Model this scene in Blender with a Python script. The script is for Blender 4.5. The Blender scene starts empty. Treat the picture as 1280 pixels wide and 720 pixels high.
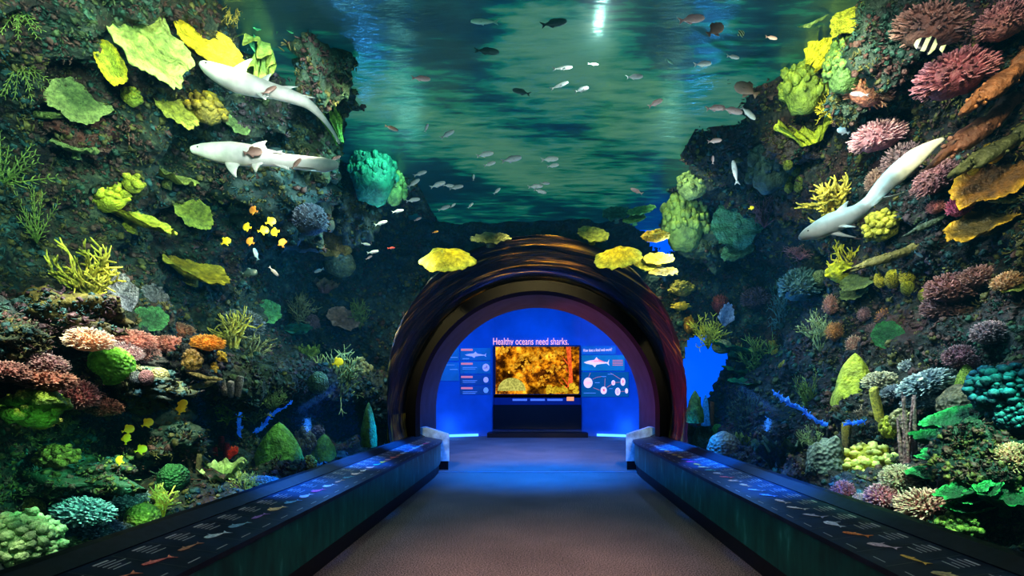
import bpy, math, random
import numpy as np
from mathutils import Vector, Matrix, noise
from mathutils.bvhtree import BVHTree

R0 = random.Random(7)
scene = bpy.context.scene
COL = scene.collection
F, VX, VY, EYE = 640.0, 672.0, 493.0, 1.5
CAM = Vector((0, 0, EYE))
RG, ZC = 2.45, 1.15            # radius and axis height of the acrylic tunnel
YE = 9.8                       # far end of the tunnel


def P(px, py, Y):
    return Vector(((px - VX) / F * Y, Y, EYE + (VY - py) / F * Y))


# ------------------------------------------------------------------ materials
MATS = {}


def nodes(m):
    m.use_nodes = True
    nt = m.node_tree
    for n in list(nt.nodes):
        nt.nodes.remove(n)
    out = nt.nodes.new('ShaderNodeOutputMaterial')
    return nt, out


def N(nt, kind, **kw):
    n = nt.nodes.new(kind)
    for k, v in kw.items():
        if k in n.inputs.keys():
            n.inputs[k].default_value = v
        else:
            setattr(n, k, v)
    return n


def rgba(c):
    return (c[0], c[1], c[2], 1.0)


def ramp(nt, stops):
    r = nt.nodes.new('ShaderNodeValToRGB')
    el = r.color_ramp.elements
    el[0].position, el[0].color = stops[0][0], rgba(stops[0][1])
    el[1].position, el[1].color = stops[-1][0], rgba(stops[-1][1])
    for p, c in stops[1:-1]:
        e = el.new(p)
        e.color = rgba(c)
    return r


def mixc(nt, fac, a, b, mode='MIX'):
    n = nt.nodes.new('ShaderNodeMix')
    n.data_type = 'RGBA'
    n.blend_type = mode
    for sock, val in ((n.inputs[0], fac), (n.inputs[6], a), (n.inputs[7], b)):
        if hasattr(val, 'links'):
            nt.links.new(val, sock)
        elif isinstance(val, (int, float)):
            sock.default_value = val
        else:
            sock.default_value = rgba(val)
    return n.outputs[2]


def mat_coral(c1, c2=None, scale=14.0, bump=.5, rough=.65, glow=0.0, brain=False):
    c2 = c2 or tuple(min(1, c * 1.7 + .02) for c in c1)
    key = ('coral', c1, c2, scale, bump, rough, glow, brain)
    if key in MATS:
        return MATS[key]
    m = bpy.data.materials.new('coral_skin')
    nt, out = nodes(m)
    L = nt.links.new
    tc = N(nt, 'ShaderNodeTexCoord')
    at = N(nt, 'ShaderNodeAttribute', attribute_name='tip')
    nz = N(nt, 'ShaderNodeTexNoise', Scale=scale, Detail=5.0, Roughness=.65)
    L(tc.outputs['Object'], nz.inputs['Vector'])
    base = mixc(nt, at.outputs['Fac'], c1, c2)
    rp = ramp(nt, [(.3, (.28, .28, .32)), (.5, (.8, .8, .8)), (.68, (1.4, 1.35, 1.25))])
    L(nz.outputs['Fac'], rp.inputs['Fac'])
    col = mixc(nt, 1.0, base, rp.outputs['Color'], 'MULTIPLY')
    bs = N(nt, 'ShaderNodeBsdfPrincipled', Roughness=rough)
    L(col, bs.inputs['Base Color'])
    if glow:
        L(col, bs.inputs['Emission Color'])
        bs.inputs['Emission Strength'].default_value = glow  # added self-glow brightens the colour; the surface is no light source
    bp = N(nt, 'ShaderNodeBump', Strength=bump, Distance=.04)
    if brain:
        vo = N(nt, 'ShaderNodeTexVoronoi', Scale=scale * 2.2)
        L(tc.outputs['Object'], vo.inputs['Vector'])
        L(vo.outputs['Distance'], bp.inputs['Height'])
    else:
        n2 = N(nt, 'ShaderNodeTexNoise', Scale=scale * 3, Detail=3.0)
        L(tc.outputs['Object'], n2.inputs['Vector'])
        L(n2.outputs['Fac'], bp.inputs['Height'])
    L(bp.outputs['Normal'], bs.inputs['Normal'])
    L(bs.outputs['BSDF'], out.inputs['Surface'])
    MATS[key] = m
    return m


def mat_emit(c1, c2, k):
    m = bpy.data.materials.new('backlit_print')
    nt, out = nodes(m)
    at = N(nt, 'ShaderNodeAttribute', attribute_name='tip')
    tc = N(nt, 'ShaderNodeTexCoord')
    nz = N(nt, 'ShaderNodeTexNoise', Scale=14.0, Detail=4.0)
    nt.links.new(tc.outputs['Object'], nz.inputs['Vector'])
    rp = ramp(nt, [(.35, (.5, .5, .5)), (.65, (1.15, 1.15, 1.15))])
    nt.links.new(nz.outputs['Fac'], rp.inputs['Fac'])
    c = mixc(nt, 1.0, mixc(nt, at.outputs['Fac'], c1, c2), rp.outputs['Color'], 'MULTIPLY')
    e = N(nt, 'ShaderNodeEmission', Strength=k)
    nt.links.new(c, e.inputs['Color'])
    nt.links.new(e.outputs[0], out.inputs['Surface'])
    return m


def mat_plain(name, c, rough=.5, emit=None, es=0.0, noise_scale=None, amt=.3, metal=0.0, spec=.5):
    key = (name, c, rough, emit, es)
    if key in MATS:
        return MATS[key]
    m = bpy.data.materials.new(name)
    nt, out = nodes(m)
    bs = N(nt, 'ShaderNodeBsdfPrincipled', Roughness=rough, Metallic=metal)
    bs.inputs['Base Color'].default_value = rgba(c)
    bs.inputs['Specular IOR Level'].default_value = spec
    if noise_scale:
        tc = N(nt, 'ShaderNodeTexCoord')
        nz = N(nt, 'ShaderNodeTexNoise', Scale=noise_scale, Detail=4.0)
        nt.links.new(tc.outputs['Object'], nz.inputs['Vector'])
        a = tuple(x * (1 - amt) for x in c)
        b = tuple(min(1, x * (1 + amt)) for x in c)
        rp = ramp(nt, [(.35, a), (.65, b)])
        nt.links.new(nz.outputs['Fac'], rp.inputs['Fac'])
        nt.links.new(rp.outputs['Color'], bs.inputs['Base Color'])
    if emit:
        bs.inputs['Emission Color'].default_value = rgba(emit)
        bs.inputs['Emission Strength'].default_value = es
    nt.links.new(bs.outputs['BSDF'], out.inputs['Surface'])
    MATS[key] = m
    return m


def mat_reef(name, dark, mid, hi, accent, scale=1.0):
    m = bpy.data.materials.new(name)
    nt, out = nodes(m)
    L = nt.links.new
    tc = N(nt, 'ShaderNodeTexCoord')
    n1 = N(nt, 'ShaderNodeTexNoise', Scale=1.1 * scale, Detail=6.0, Roughness=.6)
    n2 = N(nt, 'ShaderNodeTexNoise', Scale=7.0 * scale, Detail=8.0, Roughness=.72)
    n3 = N(nt, 'ShaderNodeTexNoise', Scale=2.3 * scale, Detail=6.0, Roughness=.65)
    n4 = N(nt, 'ShaderNodeTexVoronoi', Scale=16.0 * scale)
    off = N(nt, 'ShaderNodeMapping')
    off.inputs['Location'].default_value = (13.1, 4.7, 9.2)
    L(tc.outputs['Object'], off.inputs['Vector'])
    for n, s in ((n1, tc.outputs['Object']), (n2, tc.outputs['Object']), (n3, off.outputs['Vector']), (n4, tc.outputs['Object'])):
        L(s, n.inputs['Vector'])
    r1 = ramp(nt, [(.35, dark), (.52, mid), (.68, hi)])
    L(n2.outputs['Fac'], r1.inputs['Fac'])
    r3 = ramp(nt, [(.5, (0, 0, 0)), (.62, (1, 1, 1))])
    L(n3.outputs['Fac'], r3.inputs['Fac'])
    r2 = ramp(nt, [(.4, tuple(c * .35 for c in accent)), (.65, accent)])
    L(n2.outputs['Fac'], r2.inputs['Fac'])
    c = mixc(nt, r3.outputs['Color'], r1.outputs['Color'], r2.outputs['Color'])
    r4 = ramp(nt, [(.3, (.45, .5, .5)), (.7, (1.3, 1.25, 1.2))])
    L(n1.outputs['Fac'], r4.inputs['Fac'])
    c = mixc(nt, 1.0, c, r4.outputs['Color'], 'MULTIPLY')
    bs = N(nt, 'ShaderNodeBsdfPrincipled', Roughness=.8)
    L(c, bs.inputs['Base Color'])
    bp = N(nt, 'ShaderNodeBump', Strength=.8, Distance=.06)
    ad = N(nt, 'ShaderNodeMath', operation='ADD')
    L(n2.outputs['Fac'], ad.inputs[0])
    L(n4.outputs['Distance'], ad.inputs[1])
    L(ad.outputs[0], bp.inputs['Height'])
    L(bp.outputs['Normal'], bs.inputs['Normal'])
    L(bs.outputs['BSDF'], out.inputs['Surface'])
    return m


# ------------------------------------------------------------------ mesh builder
class MB:
    def __init__(self):
        self.v, self.f, self.t = [], [], []

    def add(self, vs, fs, ts=None):
        o = len(self.v)
        self.v += [Vector(x) for x in vs]
        self.f += [tuple(i + o for i in q) for q in fs]
        self.t += list(ts) if ts else [0.0] * len(vs)

    def box(self, a, b, t=0.0):
        x0, y0, z0 = a
        x1, y1, z1 = b
        self.add([(x0, y0, z0), (x1, y0, z0), (x1, y1, z0), (x0, y1, z0), (x0, y0, z1), (x1, y0, z1), (x1, y1, z1), (x0, y1, z1)],
                 [(0, 3, 2, 1), (4, 5, 6, 7), (0, 1, 5, 4), (1, 2, 6, 5), (2, 3, 7, 6), (3, 0, 4, 7)], [t] * 8)

    def tube(self, pts, rad, n=6, tips=None, flat=1.0, cap=True):
        pts = [Vector(p) for p in pts]
        vs, ts, fs = [], [], []
        k = len(pts)
        ref = Vector((.31, .87, .38)).normalized()
        for i, p in enumerate(pts):
            d = (pts[min(i + 1, k - 1)] - pts[max(i - 1, 0)])
            d = d.normalized() if d.length > 1e-9 else Vector((0, 0, 1))
            a = d.cross(ref)
            a = a.normalized() if a.length > 1e-3 else Vector((1, 0, 0))
            b = d.cross(a)
            for j in range(n):
                w = 2 * math.pi * j / n
                vs.append(p + (a * math.cos(w) + b * math.sin(w) * flat) * rad[i])
                ts.append(tips[i] if tips else 0.0)
        for i in range(k - 1):
            for j in range(n):
                j2 = (j + 1) % n
                fs.append((i * n + j, i * n + j2, (i + 1) * n + j2, (i + 1) * n + j))
        if cap:
            d = (pts[-1] - pts[-2]).normalized()
            vs.append(pts[-1] + d * rad[-1] * .7)
            ts.append(tips[-1] if tips else 0.0)
            e = len(vs) - 1
            for j in range(n):
                fs.append(((k - 1) * n + j, (k - 1) * n + (j + 1) % n, e))
            vs.append(pts[0])
            ts.append(tips[0] if tips else 0.0)
            for j in range(n):
                fs.append(((j + 1) % n, j, e + 1))
        self.add(vs, fs, ts)

    def ball(self, c, r, nu=12, nv=8, amp=0.0, freq=2.0, seed=0.0, tipz=True, zmin=None):
        c = Vector(c)
        r = Vector(r) if not isinstance(r, (int, float)) else Vector((r, r, r))
        vs, ts, fs = [], [], []
        for i in range(nv + 1):
            th = math.pi * i / nv
            for j in range(nu):
                ph = 2 * math.pi * j / nu
                d = Vector((math.sin(th) * math.cos(ph), math.sin(th) * math.sin(ph), math.cos(th)))
                k = 1.0
                if amp:
                    k += amp * noise.fractal(d * freq + Vector((seed, seed * 1.7, 3.1)), 1.0, 2.0, 4)
                vs.append(c + Vector((d.x * r.x, d.y * r.y, d.z * r.z)) * k)
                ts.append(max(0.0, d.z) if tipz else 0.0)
        for i in range(nv):
            for j in range(nu):
                j2 = (j + 1) % nu
                fs.append((i * nu + j, (i + 1) * nu + j, (i + 1) * nu + j2, i * nu + j2))
        self.add(vs, fs, ts)

    def poly(self, pts, t=0.0, h=None):
        """flat outline; h = thickness vector"""
        n = len(pts)
        if h is None:
            self.add(pts, [tuple(range(n))], [t] * n)
        else:
            h = Vector(h)
            self.add([Vector(p) for p in pts] + [Vector(p) + h for p in pts],
                     [tuple(range(n - 1, -1, -1)), tuple(range(n, 2 * n))] + [(i, (i + 1) % n, (i + 1) % n + n, i + n) for i in range(n)], [t] * (2 * n))

    def xform(self, M):
        self.v = [M @ p for p in self.v]
        return self

    def build(self, name, m, parent=None, smooth=True):
        me = bpy.data.meshes.new(name)
        me.from_pydata(self.v, [], self.f)
        a = me.attributes.new('tip', 'FLOAT', 'POINT')
        a.data.foreach_set('value', self.t)
        if smooth:
            me.polygons.foreach_set('use_smooth', [True] * len(me.polygons))
        me.materials.append(m)
        me.update()
        o = bpy.data.objects.new(name, me)
        COL.objects.link(o)
        if parent:
            o.parent = parent
        return o


def tag(o, label=None, cat=None, group=None, kind=None):
    for k, v in (('label', label), ('category', cat), ('group', group), ('kind', kind)):
        if v:
            o[k] = v
    return o


def empty(name, loc, label, cat, group=None):
    o = bpy.data.objects.new(name, None)
    COL.objects.link(o)
    o.location = loc
    return tag(o, label, cat, group)


def struct(mb, name, m, smooth=True):
    return tag(mb.build(name, m, None, smooth), kind='structure')


# ------------------------------------------------------------------ reef walls
LEFT = [(-2.62, .30), (-3.15, .50), (-3.75, .85), (-3.85, 1.25), (-3.35, 1.5), (-3.4, 1.72), (-4.1, 1.95), (-4.45, 2.6), (-4.3, 3.4), (-3.85, 4.2), (-3.1, 4.8), (-2.1, 5.25)]
RIGHT = [(2.62, .30), (3.05, .5), (3.5, .85), (3.8, 1.3), (3.85, 1.8), (4.1, 2.3), (4.3, 2.8), (4.2, 3.4), (3.8, 4.2), (3.1, 4.8), (2.2, 5.25)]


def spline(pts, t):
    n = len(pts) - 1
    x = min(max(t, 0), .99999) * n
    i = int(x)
    u = x - i
    p = [pts[max(0, min(n, i + k))] for k in (-1, 0, 1, 2)]
    r = []
    for a in range(2):
        p0, p1, p2, p3 = (q[a] for q in p)
        r.append(.5 * (2 * p1 + (p2 - p0) * u + (2 * p0 - 5 * p1 + 4 * p2 - p3) * u * u + (3 * p1 - p0 - 3 * p2 + p3) * u ** 3))
    return r


def rock_disp(p):
    d = .42 * noise.fractal(p * .75, 1.0, 2.0, 3) + .2 * (1 - abs(noise.noise(p * 1.9 + Vector((5, 2, 1)))) * 2.2) * .6
    d += .10 * noise.fractal(p * 4.2 + Vector((1.3, 7.7, 2.1)), .8, 2.1, 4)
    return d


BV, BF = [], []


def reef_wall(prof, name, m, seed):
    nu, nv = 330, 210
    mb = MB()
    vs = []
    for i in range(nu + 1):
        y = -1.6 + 12.6 * i / nu
        for j in range(nv + 1):
            x, z = spline(prof, j / nv)
            x0, z0 = spline(prof, max(0, j / nv - .02))
            x1, z1 = spline(prof, min(1, j / nv + .02))
            nrm = Vector((z1 - z0, 0, -(x1 - x0)))
            if nrm.x * x > 0:
                nrm = -nrm
            nrm.normalize()
            p = Vector((x, y, z))
            q = p + nrm * rock_disp(p + Vector((seed, 0, 0)))
            r = Vector((q.x, 0, q.z - ZC))
            if r.length < 2.66:
                r = r.normalized() * 2.66
                q.x, q.z = r.x, r.z + ZC
            if abs(q.x) < 2.6 and q.z < 1.2:
                q.x = math.copysign(2.6, q.x)
            vs.append(q)
    fs = []
    w = nv + 1
    for i in range(nu):
        for j in range(nv):
            fs.append((i * w + j, (i + 1) * w + j, (i + 1) * w + j + 1, i * w + j + 1))
    o = len(BV)
    BV.extend(vs)
    BF.extend([tuple(k + o for k in f) for f in fs])
    mb.add(vs, fs)
    return struct(mb, name, m)


M_reefL = mat_reef('reef_rock_left', (.006, .012, .011), (.026, .04, .03), (.12, .14, .085), (.075, .03, .022))
M_reefR = mat_reef('reef_rock_right', (.007, .010, .012), (.03, .028, .03), (.10, .09, .075), (.10, .03, .036))
M_reefE = mat_reef('reef_rock_end', (.006, .012, .016), (.02, .045, .05), (.07, .10, .08), (.05, .055, .03))
wl = reef_wall(LEFT, 'wall_left', M_reefL, 0.0)
wr = reef_wall(RIGHT, 'wall_right', M_reefR, 31.0)

# end of the tank: rock around the arch, with gaps that open onto a blue lit backdrop
HOLES = [(3.30, 1.75, .40, 1.0), (3.6, 1.3, .35, .8), (2.55, 4.75, .34, .42), (2.1, 5.1, .3, .3)]  # last two gaps added for blue reflections on the water surface


def end_wall():
    mb = MB()
    nx, nz = 220, 120
    idx = {}
    vs, fs = [], []
    for i in range(nx + 1):
        for j in range(nz + 1):
            x = -5.2 + 10.4 * i / nx
            z = .2 + 5.6 * j / nz
            d = rock_disp(Vector((x * 1.1, 50, z * 1.1)))
            y = 10.35 - .8 * d - .25 * max(0, abs(x) - 2.8)
            idx[i, j] = len(vs)
            vs.append(Vector((x, y, z)))
    for i in range(nx):
        for j in range(nz):
            c = (vs[idx[i, j]] + vs[idx[i + 1, j + 1]]) / 2
            if math.hypot(c.x, c.z - ZC) < 2.5 or (abs(c.x) < 2.5 and c.z < ZC):
                continue
            w = .5 * noise.fractal(Vector((c.x * 2.5, 3, c.z * 2.5)), 1, 2, 4)
            if any(((c.x - hx) / a) ** 2 + ((c.z - hz) / b) ** 2 < 1 + w for hx, hz, a, b in HOLES):
                continue
            fs.append((idx[i, j], idx[i + 1, j], idx[i + 1, j + 1], idx[i, j + 1]))
    o = len(BV)
    BV.extend(vs)
    BF.extend([tuple(k + o for k in f) for f in fs])
    mb.add(vs, fs)
    return struct(mb, 'wall_back', M_reefE)


end_wall()
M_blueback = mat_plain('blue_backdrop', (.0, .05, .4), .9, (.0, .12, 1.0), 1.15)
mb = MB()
mb.box((2.55, 11.2, .3), (5.0, 11.25, 4.4)); mb.box((1.7, 11.2, 4.0), (5.0, 11.25, 5.9))  # upper panel backs the gaps standing for water reflections
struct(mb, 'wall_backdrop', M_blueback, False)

# rock collar round the arch; grazing glass reflections painted in as gold streaks
M_collar = bpy.data.materials.new('collar_streaks')
nt, out = nodes(M_collar)
L = nt.links.new
geo = N(nt, 'ShaderNodeNewGeometry')
sep = N(nt, 'ShaderNodeSeparateXYZ')
L(geo.outputs['Position'], sep.inputs[0])
comb = N(nt, 'ShaderNodeCombineXYZ')
zm = N(nt, 'ShaderNodeMath', operation='SUBTRACT')
L(sep.outputs['Z'], zm.inputs[0]); zm.inputs[1].default_value = ZC
ang = N(nt, 'ShaderNodeMath', operation='ARCTAN2')
L(zm.outputs[0], ang.inputs[0]); L(sep.outputs['X'], ang.inputs[1])
v2 = N(nt, 'ShaderNodeCombineXYZ')
L(sep.outputs['X'], v2.inputs[0]); L(zm.outputs[0], v2.inputs[1])
ln = N(nt, 'ShaderNodeVectorMath', operation='LENGTH')
L(v2.outputs[0], ln.inputs[0])
am = N(nt, 'ShaderNodeMath', operation='MULTIPLY'); L(ang.outputs[0], am.inputs[0]); am.inputs[1].default_value = 1.2
rm = N(nt, 'ShaderNodeMath', operation='MULTIPLY'); L(ln.outputs['Value'], rm.inputs[0]); rm.inputs[1].default_value = 20.0
L(am.outputs[0], comb.inputs[0]); L(rm.outputs[0], comb.inputs[1])
nz = N(nt, 'ShaderNodeTexNoise', Scale=1.0, Detail=6.0, Roughness=.65)
L(comb.outputs[0], nz.inputs['Vector'])
rp = ramp(nt, [(.46, (.003, .003, .003)), (.53, (.02, .012, .006)), (.59, (.25, .11, .012)), (.66, (.9, .5, .03))])
L(nz.outputs['Fac'], rp.inputs['Fac'])
bs = N(nt, 'ShaderNodeBsdfPrincipled', Roughness=.5)
L(rp.outputs['Color'], bs.inputs['Base Color'])
bp = N(nt, 'ShaderNodeBump', Strength=.7, Distance=.05); L(nz.outputs['Fac'], bp.inputs['Height']); L(bp.outputs['Normal'], bs.inputs['Normal'])
L(bs.outputs['BSDF'], out.inputs['Surface'])
mb = MB()
na, nr = 200, 46
vs, fs = [], []
for i in range(na + 1):
    a = -.2 + (math.pi + .4) * i / na
    for j in range(nr + 1):
        t = j / nr
        rr = 2.5 + (.015 + .50 * max(0, math.sin(a)) ** 1.3) * t ** 1.3
        yy = YE + .05 - 1.25 * t
        k = noise.fractal(Vector((a * 1.5, t * 9, 2.0)), .9, 2.0, 4)
        rr += .07 * k
        yy -= .10 * k
        rr = max(rr, 2.49)
        vs.append(Vector((math.cos(a) * rr, yy, ZC + math.sin(a) * rr)))
for i in range(na):
    for j in range(nr):
        w = nr + 1
        fs.append((i * w + j, (i + 1) * w + j, (i + 1) * w + j + 1, i * w + j + 1))
mb.add(vs, fs)
tag(mb.build('streak_collar', M_collar), 'dark rock collar with painted golden reflection streaks curving over the arch', 'rock')

BVH = BVHTree.FromPolygons(BV, BF)


ROCKS = []


def hit(px, py):
    d = (P(px, py, 1.0) - CAM).normalized()
    best = None
    for b in [BVH] + ROCKS:
        r_ = b.ray_cast(CAM, d)
        if r_[0] is not None and (best is None or r_[3] < best[3]):
            best = r_
    if best is None:
        return None
    p, n = best[0], best[1]
    if n.dot(d) > 0:
        n = -n
    return p, n


# ------------------------------------------------------------------ growth that nobody could count
TURF = [(.030, .045, .014), (.012, .042, .028), (.052, .020, .017), (.062, .052, .010), (.010, .040, .044), (.030, .017, .024)]


def turf_templates():
    r = random.Random(3)
    out = []
    for k in range(6):
        mb = MB()
        for q in range(6):
            d = Vector((r.gauss(0, .6), r.gauss(0, .6), 1)).normalized()
            b = Vector((r.gauss(0, .7), r.gauss(0, .7), -.2))
            mb.tube([b, b + d * .9, b + d * 1.7], [.24, .2, .1], 5, [0, .4, 1])
        out.append(mb)
    for k in range(6):
        mb = MB()
        mb.ball((0, 0, 0), (1, 1, .8), 10, 7, .75, 1.9, k * 7.3)
        out.append(mb)
    for k in range(3):
        mb = MB()
        for q in range(5):
            mb.ball((r.gauss(0, .7), r.gauss(0, .7), r.uniform(-.2, .5)), r.uniform(.25, .5), 7, 5, .3, 2, k)
        out.append(mb)
    for k in range(4):
        m0 = g_plate(random.Random(k), .35, .3)
        mb = MB()
        n, st = 12, 4
        vs = [(0, 0, .1)] + [(math.cos(a) * rr, math.sin(a) * rr, .25 + .2 * math.sin(3 * a + k)) for a, rr in [(q * 2 * math.pi / n, r.uniform(.8, 1.5)) for q in range(n)]] + [(0, 0, -.5)]
        mb.add(vs, [(0, q + 1, (q + 1) % n + 1) for q in range(n)] + [(n + 1, (q + 1) % n + 1, q + 1) for q in range(n)], [.2] + [1] * n + [0])
        out.append(mb)
    res = []
    for mb in out:
        tri = []
        for f in mb.f:
            tri += [(f[0], f[q], f[q + 1]) for q in range(1, len(f) - 1)]
        res.append((np.array([tuple(v) for v in mb.v], dtype=np.float64), np.array(tri, dtype=np.int64), np.array(mb.t)))
    return res


def turf(side, count, seed):
    r = random.Random(seed)
    T = turf_templates()
    acc = [([], [], [], [0]) for _ in TURF]
    lo, hi = (-60, 540) if side < 0 else (820, 1340)
    for _ in range(count):
        px, py = r.uniform(lo, hi), r.uniform(-40, 700)
        h = hit(px, py)
        if not h:
            continue
        p, n = h
        if p.y < .8:
            continue
        zone = noise.noise(p * .8 + Vector((seed, 0, 0)))
        k = int((zone + .6) * 3.6 + r.uniform(0, 2.0)) % len(TURF)
        V, Fc, Tp, off = acc[k]
        v, f, t = T[r.randrange(len(T))]
        s = (.009 + .024 * r.random() ** 2.4) * (p.y / 4.0) ** .6
        up = (n + Vector((r.gauss(0, .3), r.gauss(0, .3), .5))).normalized()
        a = up.orthogonal().normalized()
        a.rotate(Matrix.Rotation(r.uniform(0, 6.28), 3, up))
        b = up.cross(a)
        M = np.array([[a.x, b.x, up.x], [a.y, b.y, up.y], [a.z, b.z, up.z]]) * s
        V.append(v @ M.T + np.array(tuple(p)))
        Fc.append(f + off[0])
        off[0] += len(v)
        Tp.append(t)
    nm = 'left' if side < 0 else 'right'
    for k, (V, Fc, Tp, off) in enumerate(acc):
        if not V:
            continue
        vv, ff, tt = np.concatenate(V), np.concatenate(Fc), np.concatenate(Tp)
        me = bpy.data.meshes.new('encrusting_turf')
        me.vertices.add(len(vv))
        me.vertices.foreach_set('co', vv.ravel())
        me.loops.add(len(ff) * 3)
        me.loops.foreach_set('vertex_index', ff.ravel().astype(np.int32))
        me.polygons.add(len(ff))
        me.polygons.foreach_set('loop_start', np.arange(0, len(ff) * 3, 3, dtype=np.int32))
        me.polygons.foreach_set('use_smooth', np.ones(len(ff), dtype=bool))
        a = me.attributes.new('tip', 'FLOAT', 'POINT')
        a.data.foreach_set('value', tt)
        me.update(calc_edges=True)
        me.validate()
        me.materials.append(mat_coral(TURF[k], tuple(min(1, c * 2.2 + .01) for c in TURF[k]), 6.0))
        o = bpy.data.objects.new('encrusting_turf', me)
        COL.objects.link(o)
        tag(o, 'low crust of small sponges and algae covering the %s reef wall' % nm, 'algae', 'encrusting turf on the %s reef' % nm, 'stuff')


# ------------------------------------------------------------------ coral generators: x,y in +-.5, z 0..1
def g_dome(r, amp=.12, freq=1.6):
    mb = MB()
    mb.ball((0, 0, .35), (.5, .5, .65), 28, 20, amp, freq, r.uniform(0, 99))
    return mb


def g_boulder(r):
    mb = MB()
    s = r.uniform(0, 99)
    mb.ball((0, 0, .42), (.5, .5, .55), 48, 34, 0)
    mb.v = [v + (v - Vector((0, 0, .42))) * (.5 * noise.fractal(v * 3.2 + Vector((s, 0, 0)), .75, 2.1, 6) + .15 * noise.noise(v * 2 + Vector((0, s, 0)))) for v in mb.v]
    mb.t = [max(0, min(1, t * .6)) for t in mb.t]
    return mb


def g_cone(r):
    mb = MB()
    vs, ts, fs = [], [], []
    nu, nv = 28, 20
    s = r.uniform(0, 50)
    for i in range(nv + 1):
        t = i / nv
        for j in range(nu):
            a = 2 * math.pi * j / nu
            rr = .5 * (1 - t ** 1.7) ** .75 + .002
            d = Vector((math.cos(a), math.sin(a), 2 * t))
            rr *= 1 + .16 * noise.fractal(d * 1.5 + Vector((s, 0, 0)), 1, 2, 4)
            vs.append((math.cos(a) * rr, math.sin(a) * rr, t))
            ts.append(t)
    for i in range(nv):
        for j in range(nu):
            fs.append((i * nu + j, i * nu + (j + 1) % nu, (i + 1) * nu + (j + 1) % nu, (i + 1) * nu + j))
    mb.add(vs, fs, ts)
    return mb


def g_plate(r, lobes=.16, cup=.12, rim=3):
    """plate growing in the local xy plane, on a short stalk"""
    mb = MB()
    s = r.uniform(0, 99)
    nu, nr = 84, 9
    lobes = min(lobes, .3) * .75
    for sgn in (1, -1):
        vs, ts, fs = [], [], []
        for j in range(nr + 1):
            t = j / nr
            for i in range(nu):
                a = 2 * math.pi * i / nu
                d = Vector((math.cos(a), math.sin(a), 0))
                rr = .5 * t * (1 + lobes * noise.fractal(d * 1.6 + Vector((s, 0, 0)), 1, 2, 4) * 1.2 + .05 * t * noise.noise(d * 9 + Vector((s, 3, 0))) + .02 * math.sin(a * 31) * t)
                z = cup * t * t + .05 * t * noise.noise(d * 3 * t + Vector((0, s, 0))) * 2
                th = .035 * (1 - t ** 3) + .008
                vs.append((d.x * rr, d.y * rr, z + sgn * th))
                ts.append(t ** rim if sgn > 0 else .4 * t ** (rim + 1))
        for j in range(nr):
            for i in range(nu):
                i2 = (i + 1) % nu
                q = (j * nu + i, (j + 1) * nu + i, (j + 1) * nu + i2, j * nu + i2)
                fs.append(q if sgn > 0 else q[::-1])
        mb.add(vs, fs, ts)
    mb.tube([(0, 0, -.25), (0, 0, -.1), (0, 0, 0)], [.12, .08, .16], 10, [0, 0, 0])
    return mb


def g_fingers(r, count=270, spread=1.4, fl=.24, fr=.021, core=.37):
    """bushy table coral: a dome set with short fingers"""
    mb = MB()
    mb.ball((0, 0, core * .6), (core, core, core * 1.15), 18, 12, .15, 1.5, r.uniform(0, 50), False)
    for k in range(count):
        u = (k + .5) / count
        th = math.acos(1 - u * spread * 1.15)
        ph = k * 2.39996 + r.uniform(-.2, .2)
        d = Vector((math.sin(th) * math.cos(ph), math.sin(th) * math.sin(ph), math.cos(th)))
        b = Vector((d.x * core * .93, d.y * core * .93, core * .6 + d.z * core * 1.05))
        d = (d + Vector((r.gauss(0, .18), r.gauss(0, .18), .25 + r.gauss(0, .15)))).normalized()
        l = fl * r.uniform(.65, 1.1) * .62
        w = fr * r.uniform(.8, 1.2)
        mb.tube([b - d * .02, b + d * l * .5, b + d * l], [w, w * .95, w * .55], 6, [.1, .5, 1])
        if r.random() < .5:
            e = (d + Vector((r.gauss(0, .7), r.gauss(0, .7), r.gauss(0, .5)))).normalized()
            c = b + d * l * .45
            mb.tube([c, c + e * l * .5], [w * .7, w * .5], 5, [.5, 1])
    return mb


def g_branch(r, n0=6, levels=3, rad=.03, flat=1.0, spread=.5):
    mb = MB()

    def grow(p, d, l, w, k):
        pts = [p]
        for i in range(3):
            d = (d + Vector((r.gauss(0, .16), r.gauss(0, .16) * flat, r.gauss(0, .12) + .04))).normalized()
            pts.append(pts[-1] + d * l / 3)
        t0 = (levels - k) / (levels + 1)
        mb.tube(pts, [w, w * .92, w * .85, w * .62 if k == 0 else w * .8], 6, [t0, t0 + .1, t0 + .15, 1 if k == 0 else t0 + .25])
        if k > 0:
            for q in range(r.choice((2, 2, 3))):
                e = (d + Vector((r.gauss(0, .65), r.gauss(0, .65) * flat, r.gauss(0, .4)))).normalized()
                grow(pts[r.choice((1, 2, 3, 3))], e, l * .72, w * .78, k - 1)
    for k in range(n0):
        a = 2 * math.pi * k / n0 + r.uniform(-.3, .3)
        d = Vector((math.cos(a) * spread * r.uniform(.4, 1.3), math.sin(a) * spread * flat * r.uniform(.4, 1.3), 1)).normalized()
        grow(Vector((0, 0, 0)), d, .42, rad, levels)
    xs = [abs(v.x) for v in mb.v]
    zs = [v.z for v in mb.v]
    kx = .5 / max(xs)
    kz = 1 / max(zs)
    mb.v = [Vector((v.x * kx, v.y * kx, v.z * kz)) for v in mb.v]
    return mb


def g_fan(r):
    """flat fan of fine branches in the xz plane"""
    return g_branch(r, 7, 3, .016, .15, .9)


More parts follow.
